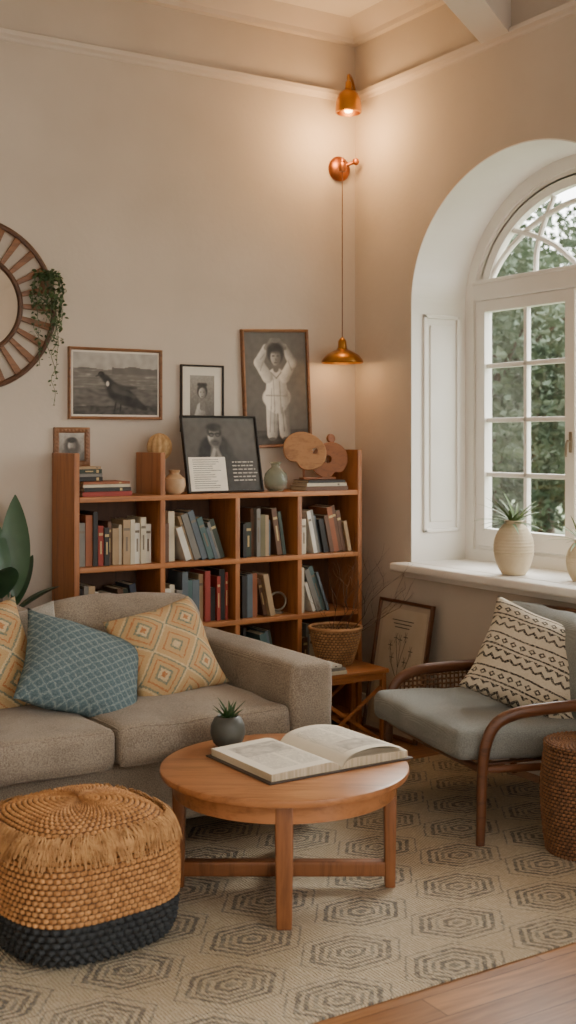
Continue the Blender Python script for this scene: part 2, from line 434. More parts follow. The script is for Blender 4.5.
def bookobj(cn,t,h,d,group,label,loc,rot=(0,0,0)):
    g=bookgeo(t,h,d,random.choice([0,0,1,2]))
    lab=GOLD if cn in('red','brown','black','dark green','navy','rust') else TITLE
    o=mk('book',g,[covermat(cn,COV[cn]),PAGES,lab],None,loc,rot,smooth=False)
    tag(o,label,'book',group); return o
def fill(ci,z,names,group,lean_at=None,x_off=.006,hmin=.16,hmax=.25,xlim=None,tmin=.014,tmax=.038,y=FY+.02,lean=14):
    x0=cols[ci]+T/2+(T/2 if ci==0 else 0)+x_off; x1=(cols[ci+1]-T/2-(T/2 if ci==3 else 0))-.004
    if xlim: x1=min(x1,x0+xlim)
    x=x0; leaning=False
    for i,cn in enumerate(names):
        t=random.uniform(tmin,tmax); h=random.uniform(hmin,hmax); d=random.uniform(.14,.19); yy=y+random.uniform(0,.03)
        if lean_at is not None and i>=lean_at:
            th=math.radians(lean)
            if not leaning: x+=h*math.sin(th)*.97; leaning=True
            if x+t/math.cos(th)>x1: break
            bookobj(cn,t,h,d,group,f'{cn} book leaning against its neighbours on the shelf',(x,yy,z+.0005),(0,-th,0)); x+=t/math.cos(th)+.001
        else:
            if x+t>x1: break
            bookobj(cn,t,h,d,group,f'{cn} book standing upright on the shelf',(x,yy,z+.0005)); x+=t+.0012
def pick(s): 
    k={'r':'red','g':'dark green','c':'cream','w':'white','b':'brown','k':'black','y':'grey','t':'tan','u':'blue-grey','o':'rust','l':'olive','n':'navy','e':'teal'}
    return [k[c] for c in s]
fill(0,.92,pick('yokrkbtctcwcw'),'books on the upper shelf',None,xlim=.40)
fill(1,.92,pick('bcwtyueuygt'),'books on the upper shelf',2,lean=19)
fill(2,.92,pick('kgbyltubg'),'books on the upper shelf',7,x_off=.03,xlim=.30,lean=9)
fill(3,.92,pick('cwyukbobbtko'),'books on the upper shelf',1,lean=12,x_off=.012)
fill(0,.62,pick('kytwyceybgn'),'books on the middle shelf',6,xlim=.36,hmax=.22,lean=11)
fill(1,.62,pick('wcyueutrkrkrb'),'books on the middle shelf',None,x_off=.01)
fill(2,.62,pick('kuobt'),'books on the middle shelf',3,x_off=.03,hmax=.22,xlim=.2,lean=12)
fill(3,.62,pick('cwyeu'),'books on the middle shelf',1,x_off=.01,lean=20)
fill(1,.33,pick('tkbgyrw'),'books on the lower shelf',None)
fill(2,.33,pick('ykgtbeug'),'books on the lower shelf',2,lean=12)
fill(3,.33,pick('kbyc'),'books on the lower shelf',None)
fill(0,.33,pick('kbycgtr'),'books on the lower shelf',None)
def stack(items,cx,cy,z,group,where):
    for (cn,w,d,t) in items:
        rz=random.uniform(-.06,.06)
        RM=Matrix.Rotation(rz,4,'Z')@Matrix.Rotation(pi/2,4,'Y')
        off=RM@Vector((t/2,d/2,w/2))
        loc=Vector((cx,cy,z+t/2))-off
        o=bookobj(cn,t,w,d,group,f'{cn} book lying flat {where}',loc); o.rotation_euler=RM.to_euler()
        z+=t+.0006
    return z
stack([('red',.25,.17,.022),('black',.24,.17,.018),('cream',.23,.16,.014),('rust',.235,.16,.012)],-1.59,-.19,1.2405,'stacked books on the bookcase top','in a stack on the bookcase')
stack([('black',.13,.12,.02),('grey',.12,.12,.014),('dark green',.12,.11,.02),('tan',.11,.11,.012)],-1.65,-.16,1.3095,'small stacked books on the bookcase top','on top of larger stacked books')
stack([('brown',.25,.17,.022),('cream',.24,.16,.016),('black',.22,.16,.014)],-.37,-.20,1.2405,'stacked books beside the glass vase','in a stack beside the vase')

# ---------------------------------------------------------------- FRAMED PICTURES
TONE,nt,p=base('photographic_print',.7)
at=nt.nodes.new('ShaderNodeAttribute'); at.attribute_name='tone'
gn=noisef(nt,coord(nt),500,3)
tt=mth(nt,'ADD',at.outputs['Fac'],mth(nt,'MULTIPLY',mth(nt,'SUBTRACT',gn,.5),.22))
nt.links.new(ramp(nt,tt,[(0,C(26,25,24)),(.5,C(112,107,100)),(1,C(226,219,206))]),p.inputs['Base Color'])
def sstep(a,b,x):
    t=max(0,min(1,(x-a)/(b-a))); return t*t*(3-2*t)
def E(cx,cy,rx,ry,tone,soft=.12,shade=0,rot=0): return ('e',cx,cy,rx,ry,tone,soft,shade,rot)
def K(x1,y1,x2,y2,r1,r2,tone,soft=.015,shade=0): return ('c',x1,y1,x2,y2,r1,r2,tone,soft,shade)
def tone_at(u,v,asp,basef,layers,grain):
    t=basef(u,v); y=v*asp
    for L in layers:
        if L[0]=='e':
            _,cx,cy,rx,ry,tn,soft,sh,rot=L
            dx,dy=u-cx,y-cy*asp
            if rot: c,s=math.cos(rot),math.sin(rot); dx,dy=c*dx+s*dy,-s*dx+c*dy
            d=math.hypot(dx/rx,dy/ry); mk_=1-sstep(1-soft,1+soft,d); tt=tn+sh*dx/rx
        else:
            _,x1,y1,x2,y2,r1,r2,tn,soft,sh=L
            ax,ay,bx_,by_=x1,y1*asp,x2,y2*asp; vx,vy=bx_-ax,by_-ay
            k=max(0,min(1,((u-ax)*vx+(y-ay)*vy)/(vx*vx+vy*vy+1e-9)))
            px,py=u-ax-k*vx,y-ay-k*vy; r=r1+(r2-r1)*k
            d=math.hypot(px,py); mk_=1-sstep(r-soft,r+soft,d); tt=tn+sh*px/r
        t=t*(1-mk_)+tt*mk_
    return t+grain*noise.noise(Vector((u*14,y*14,asp)))
def picture(name,label,w,h,fw,ft,fm,mount,tones,shapes,smats,loc,rot,mountm=MATB,res=90):
    e=empty(name,label,'framed picture',loc,rot)
    g=G()
    def rc(i): return [(-w/2+i,i),(w/2-i,i),(w/2-i,h-i),(-w/2+i,h-i)]
    prof=[(0,0),(0,-ft),(fw*.25,-ft*1.15),(fw*.8,-ft*1.0),(fw,-ft*.6),(fw,-.002)]
    loops=[[(p[0],y,p[1]) for p in rc(i)] for i,y in prof]
    for a,b in zip(loops[:-1],loops[1:]):
        for k in range(4):
            q=(k+1)%4; add(g,[a[k],a[q],b[q],b[k]],[(0,1,2,3)])
    box(g,-w/2+.001,w/2-.001,-.003,-.0005,.001,h-.001)
    mk('frame',g,fm,e,smooth=False)
    y=-ft*.45
    if mount>0:
        g=G(); box(g,-w/2+fw*.8,w/2-fw*.8,y,y+.001,fw*.8,h-fw*.8); mk('mount',g,mountm,e,smooth=False)
    i=fw*.8+mount; pw,ph=w-2*i,h-2*i
    g=G(); tv=[]
    if tones:
        asp=ph/pw; nx=res; ny=int(res*asp); V=[];F=[]
        for b in range(ny+1):
            for a in range(nx+1):
                u,v2=a/nx,b/ny; V.append((-pw/2+pw*u,y-.0012,i+ph*v2)); tv.append(tone_at(u,v2,asp,tones[0],tones[1],tones[2]))
        for b in range(ny):
            for a in range(nx):
                k=b*(nx+1)+a; F.append((k,k+1,k+nx+2,k+nx+1))
        add(g,V,F,0)
    else:
        box(g,-pw/2,pw/2,y-.0012,y-.0002,i,h-i,0)
    yy=y-.0016
    for mi,poly in shapes:
        v=[(-pw/2+pw*px,yy,i+ph*py) for px,py in poly]
        add(g,v,[tuple(range(len(v)))],mi); yy-=.00012
    o=mk('print',g,smats,e,smooth=False)
    if tv:
        tv+= [0]*(len(o.data.vertices)-len(tv)); at=o.data.attributes.new('tone','FLOAT','POINT'); at.data.foreach_set('value',tv)
    return e
def rect(a,b,c,d): return [(a,b),(c,b),(c,d),(a,d)]
g2=mat('print_dark',C(40,38,36),C(28,26,25),.8,9,0); g3=mat('print_light',C(196,188,174),C(170,162,150),.8,14,0); g4=mat('print_mid',C(96,90,82),C(68,64,58),.8,12,0)
AGED=mat('aged_paper',C(196,182,160),C(180,164,140),.9,6,0)
FRW=wood('frame_wood',C(132,90,56),C(94,60,34),'x',.4,2)
nzf=lambda u,v,s,k=0: noise.noise(Vector((u*s,v*s,k)))
def land(u,v):
    if v>.74+.03*nzf(u,0,4): t=.60+.10*v
    elif v>.42: t=.46+.14*nzf(u*.5,v*5,8)+.16*max(0,nzf(u,v*3,14,5))
    else: t=.34+.22*nzf(u,v*1.6,13,3)
    if .66<v<.76+.05*nzf(u,0,5) and u>.45: t=.36
    if v<.14+.05*nzf(u,0,4,2): t=.18+.14*nzf(u,v,20,1)
    return t
picture('framed_landscape_print','wood-framed monochrome seascape print with a dark bird on the wall',.49,.345,.014,.02,FRW,.012,
  (land,[E(.56,.32,.20,.10,.06,.2,.04,-.5),K(.62,.28,.86,.10,.09,.02,.05),K(.46,.46,.38,.58,.055,.038,.05),K(.38,.58,.33,.64,.038,.030,.05),E(.325,.655,.036,.030,.05),K(.32,.655,.265,.615,.012,.005,.10,.008),
   E(.40,.50,.020,.030,.92,.3),K(.48,.44,.74,.44,.035,.012,.13),K(.50,.40,.72,.30,.03,.02,.16),K(.50,.20,.48,.06,.010,.008,.05,.006),K(.56,.2,.55,.06,.010,.008,.05,.006)],.08),
  [],[TONE],(-1.428,-.001,1.6),(0,0,0),res=120)
picture('framed_portrait_print','small black-framed portrait print with a wide white mount',.245,.34,.010,.018,BLACK,.045,
  (lambda u,v:.42+.2*v,[K(.5,.0,.5,.30,.40,.22,.62,.04,-.2),K(.5,.3,.5,.45,.10,.08,.52),E(.5,.66,.21,.26,.12),E(.5,.62,.15,.20,.62,.15,-.18),E(.44,.64,.03,.015,.3),E(.56,.64,.03,.015,.3),E(.5,.54,.05,.015,.4),K(.36,.8,.64,.8,.06,.06,.1,.03)],.05),
  [],[TONE],(-.955,-.001,1.54),(0,0,0),res=60)
sh=[(1,rect(.03,.0,.53,.46))]
for k in range(14):
    sh.append((2,rect(.08,.42-k*.029,.08+.38*random.uniform(.6,1),.427-k*.029)))
for k in range(6):
    a=.62
    while a<.92:
        wd=random.uniform(.02,.07); sh.append((3,rect(a,.38-k*.05,a+wd,.396-k*.05))); a+=wd+.015
picture('framed_poster','black-framed dark poster of a man above a text sheet',.43,.385,.010,.018,BLACK,0,
  (lambda u,v:.14+.18*v+.06*nzf(u,v,4),[K(.42,.34,.42,.50,.36,.24,.06,.03,.06),K(.40,.5,.42,.62,.060,.050,.38),K(.34,.40,.40,.56,.03,.025,.6,.012),K(.49,.40,.44,.56,.03,.02,.55,.012),E(.42,.745,.098,.138,.50,.15,-.26),E(.42,.865,.105,.052,.08,.3),E(.335,.80,.018,.04,.12,.4),E(.505,.80,.018,.04,.10,.4),
   E(.377,.765,.036,.027,.05,.25),E(.463,.765,.036,.027,.05,.25),E(.377,.765,.023,.016,.34,.3),E(.463,.765,.023,.016,.28,.3),K(.345,.775,.495,.775,.006,.006,.05,.005),K(.42,.755,.424,.70,.010,.014,.42,.01),E(.42,.655,.062,.040,.20,.4),E(.42,.672,.030,.007,.10),E(.80,.74,.16,.16,.30,.6)],.06),
  sh,[TONE,PAPER,g4,g3],(-.945,-.235,1.2405),(R(-12),0,R(2)),res=120)
def chb(u,v): return (.34+.12*v-.12*abs(u-.5)+.05*nzf(u,v,3)) if v>.13 else .20+.07*nzf(u,v,12)
fold=lambda x1,y1,x2,y2,t=.56:K(x1,y1,x2,y2,.006,.004,t,.014)
ch_l=[E(.5,.075,.34,.035,.10,.5),
 K(.41,.10,.43,.38,.088,.11,.74,.014,-.22),K(.61,.10,.57,.38,.088,.11,.66,.014,-.22),E(.40,.055,.055,.022,.42),E(.63,.055,.055,.022,.40),K(.51,.10,.50,.32,.008,.006,.30,.014),
 E(.5,.42,.23,.16,.80,.10,-.24),K(.5,.40,.5,.58,.19,.155,.82,.016,-.26),K(.39,.61,.61,.61,.05,.05,.80,.015,-.1),
 K(.36,.60,.23,.73,.085,.075,.80,.014,-.2),K(.64,.60,.77,.73,.085,.075,.70,.014,-.2),K(.23,.73,.35,.86,.075,.05,.78,.014,-.2),K(.77,.73,.65,.86,.075,.05,.68,.014,-.2),
 K(.35,.86,.44,.925,.034,.03,.56,.01),K(.65,.86,.56,.925,.034,.03,.52,.01),E(.5,.81,.135,.15,.12,.2),E(.5,.925,.09,.035,.52,.3),
 K(.5,.67,.5,.72,.045,.045,.42),E(.5,.775,.085,.115,.58,.18,-.2),E(.463,.787,.02,.009,.30,.5),E(.537,.787,.02,.009,.28,.5),E(.505,.755,.012,.02,.48,.5),E(.5,.727,.026,.008,.36,.5),K(.42,.845,.58,.845,.04,.04,.12,.03),
 fold(.46,.30,.45,.58),fold(.56,.28,.55,.56,.5),fold(.40,.32,.42,.50,.6),fold(.37,.12,.40,.34,.55),fold(.44,.12,.45,.30,.52),fold(.60,.12,.58,.33,.45),fold(.66,.14,.62,.3,.48),fold(.25,.66,.30,.74,.58),fold(.75,.66,.70,.74,.5),fold(.26,.76,.32,.80,.55),
 K(.42,.64,.5,.59,.008,.008,.55,.012),K(.58,.64,.5,.59,.008,.008,.5,.012),K(.33,.44,.66,.43,.006,.006,.55,.014)]
picture('framed_photograph','large wood-framed monochrome photograph of a child with arms raised',.41,.62,.016,.022,FRW,0,(chb,ch_l,.06),[],[TONE],(-.50,-.001,1.462),(0,R(-2.5),0),res=120)
fr_=picture('small_framed_picture','small carved wooden frame with a tiny sepia picture on the wall',.18,.185,.026,.016,FRW,0,(lambda u,v:.45+.3*v+.1*nzf(u,v,5),[E(.5,.5,.26,.30,.25,.3),E(.5,.55,.15,.18,.62,.3,-.2),K(.5,.1,.5,.3,.28,.16,.3,.05),E(.5,.72,.17,.09,.12,.3)],.06),
  [],[TONE],(-1.655,-.001,1.375),(0,0,0),res=40)
g=G()
for k in range(9):
    for (x,z) in ((-.075+.01875*k,.013),(-.075+.01875*k,.172),(-.077,.017+.01885*k),(.077,.017+.01885*k)):
        lathe(g,[(.001,-.004),(.006,-.003),(.0075,0),(.006,.003),(.001,.0045)],10,M=Matrix.Translation((x,-.0165,z))@Matrix.Rotation(pi/2,4,'X'),cap=False)
mk('carved_beading',g,FRW,fr_)
sh=[]
def stroke(p,q,w=.010):
    p=Vector(p);q=Vector(q);d=(q-p); n=Vector((-d.y,d.x)).normalized()*w/2
    return [tuple(p+n),tuple(p-n),tuple(q-n),tuple(q+n)]
for (ax,ay,bx2,by2) in [(.5,.12,.48,.7),(.49,.4,.3,.55),(.3,.55,.26,.66),(.49,.35,.66,.52),(.66,.52,.74,.64),(.49,.5,.38,.72),(.49,.5,.6,.74),(.3,.12,.7,.12),(.35,.12,.33,.3),(.65,.12,.67,.3),(.33,.3,.67,.3)]:
    sh.append((3,stroke((ax,ay),(bx2,by2))))
for (x,y) in [(.26,.68),(.74,.66),(.38,.75),(.6,.77),(.48,.74),(.34,.58),(.64,.56)]:
    for a in range(6):
        c,s=math.cos(a*1.047),math.sin(a*1.047); sh.append((3,stroke((x,y),(x+.05*c,y+.05*s),.007)))
for k in range(3): sh.append((3,rect(.25+.04*k,.90-k*.03,.75-.04*k,.908-k*.03)))
picture('framed_line_drawing','dark wood-framed botanical line drawing leaning on the wall',.44,.68,.018,.02,DARKW,.03,None,sh,[AGED,g2,g3,g4],(-.163,-.535,.0065),(R(-10),0,R(-90)),mountm=mat('aged_mount',C(186,170,150),None,.9,6,0))

# ---------------------------------------------------------------- WOVEN SURFACES
def woven(profile,seg,amp,k,sq=2.0):
    g=G(); v=[];f=[]; hcol=[]
    n=len(profile)
    for j,(r,z,ph) in enumerate(profile):
        pr=profile[max(0,j-1)]; nx=profile[min(n-1,j+1)]
        tr,tz=nx[0]-pr[0],nx[1]-pr[1]; L=math.hypot(tr,tz) or 1; nr,nz=tz/L,-tr/L
        row=math.floor(ph); fr=ph-row
        for i in range(seg):
            a=2*pi*i/seg
            c,s=math.cos(a),math.sin(a)
            q=(abs(c)**sq+abs(s)**sq)**(-1/sq)
            wv=abs(math.sin(pi*fr))**.6*(.55+.45*math.cos(k*a+pi*(row%2)))
            d=amp*(wv-.5)
            rr=r*q+d*nr
            v.append((rr*c,rr*s,z+d*nz)); hcol.append(wv)
    for j in range(n-1):
        for i in range(seg):
            q=(i+1)%seg; f.append((j*seg+i,j*seg+q,(j+1)*seg+q,(j+1)*seg+i))
    add(g,v,f); return g,hcol
def wickmat(name,c_hi,c_lo,c_gap):
    m,nt,p=base(name,.75)
    at=nt.nodes.new('ShaderNodeAttribute'); at.attribute_name='weave'
    v=coord(nt,'Object'); n1=noisef(nt,v,40,4)
    c=mixc(nt,ramp(nt,n1,[(.3,(0,0,0,1)),(.7,(1,1,1,1))]),c_lo,c_hi)
    c=mixc(nt,ramp(nt,at.outputs['Fac'],[(.05,(1,1,1,1)),(.38,(0,0,0,1))]),c,c_gap)
    nt.links.new(c,p.inputs['Base Color']); bump(nt,p,noisef(nt,coord(nt,'Object',(1,1,4)),120,3),.4,.004)
    return m
def setweave(o,h):
    at=o.data.attributes.new('weave','FLOAT','POINT'); at.data.foreach_set('value',h)
def dense(ctrl,rowh,sub=5):
    P=[Vector((a,0,b)) for a,b in ctrl]; P=catmull(P,16)
    L=[0]
    for i in range(1,len(P)): L.append(L[-1]+(P[i]-P[i-1]).length)
    tot=L[-1]; rows=max(1,round(tot/rowh)); N=rows*sub; out=[]; j=0
    for k in range(N+1):
        s=tot*k/N
        while j<len(L)-2 and L[j+1]<s: j+=1
        t=(s-L[j])/max(1e-9,L[j+1]-L[j]); p=P[j].lerp(P[j+1],t)
        out.append((max(.001,p.x),p.z,k/sub))
    return out
W_TAN=wickmat('tan_seagrass',C(204,148,88),C(148,100,54),C(80,50,28))
W_NAVY=wickmat('dark_rope',C(44,48,50),C(26,28,31),C(8,8,9))
W_BRN=wickmat('brown_wicker',C(144,100,64),C(98,66,41),C(42,28,17))
W_STRAW=wickmat('straw_wicker',C(184,140,92),C(140,100,62),C(76,50,30))
pf=empty('woven_pouf','round-cornered woven seagrass pouf with black rope base and fringe','pouf',(-2.425,-1.985,.0095),(0,0,R(8)))
SQ=3.1
g,h=woven(dense([(.001,.006),(.18,.006),(.236,.014),(.260,.05),(.268,.10),(.270,.130)],.020),300,.013,64,SQ)
o=mk('base',g,W_NAVY,pf); setweave(o,h); o['label']='black rope base'
g,h=woven(dense([(.270,.130),(.273,.18),(.272,.245),(.262,.305),(.232,.358)],.0155),330,.010,88,SQ)
o=mk('side',g,W_TAN,pf); setweave(o,h)
g,h=woven(dense([(.232,.358),(.19,.386),(.13,.402),(.06,.409),(.001,.410)],.0155),300,.008,68,SQ)
o=mk('top',g,W_TAN,pf); setweave(o,h)
g=G()
for i in range(1300):
    a=random.uniform(0,2*pi); c,s=math.cos(a),math.sin(a); q=(abs(c)**SQ+abs(s)**SQ)**(-1/SQ)
    j=random.uniform(-.006,.014); L=random.uniform(.2,1.0)**1.2; da=random.uniform(-.12,.12); P=[]
    for t,(r,z) in zip((0,.5,1),((.230,.364),(.253,.345),(.254+.020*L,.345-.060*L))):
        aa=a+da*t; P.append(((r*q+.005+.006*random.random())*math.cos(aa),(r*q+.005)*math.sin(aa),z+j*(1-t)))
    tube(g,P,.0017,4,smooth=2)
o=mk('fringe',g,mat('raffia',C(200,154,100),C(150,106,62),.8,30,0),pf); o['kind']='stuff'
ws=empty('wicker_stool','small round brown wicker stool beside the armchair','stool',(-.580,-2.272,.0085))
g,h=woven(dense([(.001,.0),(.13,.0),(.142,.015),(.152,.08),(.160,.18),(.160,.26),(.150,.35),(.146,.375)],.013),180,.008,56)
o=mk('body',g,W_BRN,ws); setweave(o,h)
g,h=woven(dense([(.146,.375),(.150,.388),(.140,.398),(.09,.402),(.001,.403)],.012),160,.007,44)
o=mk('seat',g,W_BRN,ws); setweave(o,h)

# ---------------------------------------------------------------- SOFA
sf=empty('sofa','taupe fabric two-seat sofa with box arms','sofa',(-2.09,-.97,0))
def sp(name,x0,x1,y0,y1,z0,z1,r,n=6,puff=(0,0,0),wr=.0,m=SOFA,seed=0,rot=(0,0,0),par=None):
    g=G(); cx,cy,cz=(x0+x1)/2,(y0+y1)/2,(z0+z1)/2
    rbox(g,(x1-x0,y1-y0,z1-z0),(0,0,0),r,n,puff,wr,seed=seed)
    return mk(name,g,m,sf,(cx-sf.location.x,cy-sf.location.y,cz),rot,angle=180)
def piping(par,hx,hy,hz,r,wr,seed):
    for sz in (1,-1):
        k=r*(1-.7071); pts=[]
        for (a,b,c,d) in ((-1,-1,1,-1),(1,-1,1,1),(1,1,-1,1),(-1,1,-1,-1)):
            for i in range(14):
                t=i/14; pts.append(((a+(c-a)*t)*(hx-k),(b+(d-b)*t)*(hy-k),sz*(hz-k)))
        pts.append(pts[0]); Q=[]
        for p in pts:
            x,y,z=p; ix=max(-hx+r,min(hx-r,x)); iy=max(-hy+r,min(hy-r,y)); iz=max(-hz+r,min(hz-r,z))
            inn=Vector((ix,iy,iz)); d=Vector(p)-inn; q=inn+d.normalized()*r
            q+=noise.noise_vector((q+Vector((seed*3.1,seed,0)))*7)*wr; Q.append(q)
        g=G(); tube(g,Q,.0045,6); mk('piping',g,SOFA,par)
sp('base',-2.96,-1.22,-1.46,-.45,.10,.345,.02,4)
sp('arm',-1.365,-1.170,-1.52,-.43,.10,.64,.035,8,(.006,.0,.008),.004)
sp('arm',-2.99,-2.815,-1.51,-.43,.10,.635,.035,8,(.006,.0,.008),.004,seed=2)
sp('backrest',-2.815,-1.365,-.60,-.41,.30,.76,.05,8,(0,.0,.005),.004)
for k,(a,b) in enumerate(((-2.81,-2.095),(-2.085,-1.37))):
    o=sp('seat_cushion',a,b,-1.53,-.72,.345,.49,.035,14,(.0,.008,.022),.010,seed=k+3)
    piping(o,(b-a)/2,.405,.0725,.035,.010,k+3)
    sp('back_cushion',a+.005,b-.005,-.85,-.61,.46,.83,.085,12,(.005,.040,.014),.020,seed=k+7,rot=(R(-8),0,0))
for x,y,z in ((-2.9,-1.42,.008),(-1.28,-1.42,.008),(-2.9,-.5,0),(-1.28,-.5,0)):
    g=G(); lathe(g,[(.016,z),(.024,.10)],16); mk('leg',g,DARKW,sf,(x-sf.location.x,y-sf.location.y,0))

def pillow(name,label,w,h,t,m,loc,rot,seed=0,n=26):
    g=G(); v=[];f=[]; uvs=[]
    idx={}
    for s in (1,-1):
        for i in range(n+1):
            for j in range(n+1):
                u=-1+2*i/n; w2=-1+2*j/n
                u2=math.copysign(abs(u)**.85,u) if u else 0; v2=math.copysign(abs(w2)**.85,w2) if w2 else 0
                edge=(i in(0,n)) or (j in(0,n))
                if edge and s<0: idx[(s,i,j)]=idx[(1,i,j)]; continue
                th=t/2*((1-u2**4)*(1-v2**4))**.55*(1-.18*(u2*u2+v2*v2))
                x=u2*w/2*(1-.08*(1-v2*v2)*abs(u2)**3 ); z=v2*h/2*(1-.08*(1-u2*u2)*abs(v2)**3)
                p=Vector((x,-s*th,z))
                nz=noise.noise_vector(Vector((x*7+seed*5,s*2,z*7)))
                p+=Vector((nz.x*.007,nz.y*.022*(1 if not edge else .4),nz.z*.007))
                idx[(s,i,j)]=len(v); v.append(p); uvs.append(((u2+1)/2,(v2+1)/2))
    for s in (1,-1):
        for i in range(n):
            for j in range(n):
                q=[idx[(s,i,j)],idx[(s,i+1,j)],idx[(s,i+1,j+1)],idx[(s,i,j+1)]]
                if s<0: q.reverse()
                f.append(tuple(q))
    add(g,v,f)
    o=mk(name,g,m,None,loc,rot,angle=180)
    uvl=o.data.uv_layers.new(name='UVMap')
    for li,l in enumerate(o.data.loops): uvl.data[li].uv=uvs[l.vertex_index]
    tag(o,label,'pillow'); return o
def uvxy(nt,wob=.0):
    t=nt.nodes.new('ShaderNodeTexCoord'); s=nt.nodes.new('ShaderNodeSeparateXYZ'); nt.links.new(t.outputs['UV'],s.inputs[0]); uv=t.outputs['UV']
    U,V=s.outputs[0],s.outputs[1]
    if wob:
        U=mth(nt,'ADD',U,mth(nt,'MULTIPLY',mth(nt,'SUBTRACT',noisef(nt,uv,45,3),.5),wob)); V=mth(nt,'ADD',V,mth(nt,'MULTIPLY',mth(nt,'SUBTRACT',noisef(nt,uv,51,3),.5),wob))
    return uv,U,V
m,nt,p=base('teal_patterned_fabric',.95); uv,U,V=uvxy(nt,.04)
def fr(x,n,o=0): return mth(nt,'ABSOLUTE',mth(nt,'SUBTRACT',mth(nt,'FRACT',mth(nt,'ADD',mth(nt,'MULTIPLY',x,n),o)),.5))
dd=mth(nt,'ADD',fr(U,11),fr(V,11)); lines=mth(nt,'ABSOLUTE',mth(nt,'SUBTRACT',dd,.5))
c=ramp(nt,lines,[(0,C(146,158,154)),(.14,C(98,118,122)),(.30,C(72,94,101)),(.45,C(104,122,124))])
c=mixc(nt,mth(nt,'MULTIPLY',ramp(nt,noisef(nt,uv,34,5),[(.35,(0,0,0,1)),(.65,(1,1,1,1))]),.45),c,C(104,122,124))
c=mixc(nt,mth(nt,'MULTIPLY',ramp(nt,noisef(nt,uv,110,2),[(.45,(0,0,0,1)),(.6,(1,1,1,1))]),.45),c,C(66,84,92)); nt.links.new(c,p.inputs['Base Color'])
bump(nt,p,mth(nt,'ADD',lines,mth(nt,'MULTIPLY',noisef(nt,uv,150,2),.8)),.8,.007); TEAL=m
m,nt,p=base('diamond_patterned_fabric',.95); uv,U,V=uvxy(nt,.035)
dd=mth(nt,'ADD',fr(U,2,.0),fr(V,2,.0))
sand=C(192,160,114);ora=C(176,106,62);tea=C(96,120,110);crm=C(212,190,150)
c=ramp(nt,dd,[(0,ora),(.07,crm),(.14,tea),(.20,sand),(.30,ora),(.34,sand),(.44,tea),(.49,crm),(.54,sand),(.68,ora),(.72,sand),(.84,tea),(.90,crm)],'CONSTANT')
c=mixc(nt,mth(nt,'MULTIPLY',ramp(nt,noisef(nt,uv,55,4),[(.38,(0,0,0,1)),(.62,(1,1,1,1))]),.5),c,sand)
c=mixc(nt,mth(nt,'MULTIPLY',ramp(nt,noisef(nt,uv,120,2),[(.5,(0,0,0,1)),(.62,(1,1,1,1))]),.4),c,C(150,120,82)); nt.links.new(c,p.inputs['Base Color'])
bump(nt,p,noisef(nt,uv,160,2),.7,.005); DIAM=m
m,nt,p=base('cream_black_patterned_fabric',.95); uv,U,V=uvxy(nt,.014)
tri=fr(U,12); z1=mth(nt,'FRACT',mth(nt,'ADD',mth(nt,'MULTIPLY',V,12),tri))
band=mth(nt,'FRACT',mth(nt,'MULTIPLY',V,3.0)); dots=mth(nt,'ADD',fr(U,13),mth(nt,'ABSOLUTE',mth(nt,'MULTIPLY',mth(nt,'SUBTRACT',band,.59),4.2)))
inzig=mth(nt,'MULTIPLY',mth(nt,'LESS_THAN',band,.33),mth(nt,'LESS_THAN',mth(nt,'ABSOLUTE',mth(nt,'SUBTRACT',z1,.5)),.17))
indot=mth(nt,'MULTIPLY',mth(nt,'LESS_THAN',dots,.40),mth(nt,'GREATER_THAN',dots,.15))
lin2=mth(nt,'LESS_THAN',mth(nt,'ABSOLUTE',mth(nt,'SUBTRACT',band,.42)),.026); lin3=mth(nt,'LESS_THAN',mth(nt,'ABSOLUTE',mth(nt,'SUBTRACT',band,.78)),.026)
mask=mth(nt,'MINIMUM',mth(nt,'ADD',mth(nt,'ADD',inzig,indot),mth(nt,'ADD',lin2,lin3)),1)
mask=mth(nt,'MULTIPLY',mask,ramp(nt,noisef(nt,uv,60,3),[(.33,(.35,.35,.35,1)),(.55,(1,1,1,1))]))
c=mixc(nt,mask,mixc(nt,noisef(nt,uv,60,3),C(194,182,160),C(222,211,190)),C(54,49,46)); nt.links.new(c,p.inputs['Base Color'])
bump(nt,p,mth(nt,'ADD',noisef(nt,uv,110,2),mask),.9,.007); CRB=m
pillow('throw_pillow','teal geometric patterned throw pillow leaning on the sofa back',.50,.41,.17,TEAL,(-2.060,-1.13,.625),(R(-42),R(21),R(-8)),1)
pillow('throw_pillow','sand throw pillow with orange and teal diamonds on the sofa',.43,.40,.17,DIAM,(-1.67,-1.06,.648),(R(-32),R(-9),R(10)),2)
pillow('throw_pillow','orange and sand patterned throw pillow in the sofa corner',.46,.44,.15,DIAM,(-2.42,-.98,.655),(R(-24),R(-10),R(6)),3)
pillow('throw_pillow','plain grey throw pillow behind the patterned pillow on the sofa',.36,.34,.11,GREYF,(-2.24,-.92,.68),(R(-14),R(-6),R(0)),4)

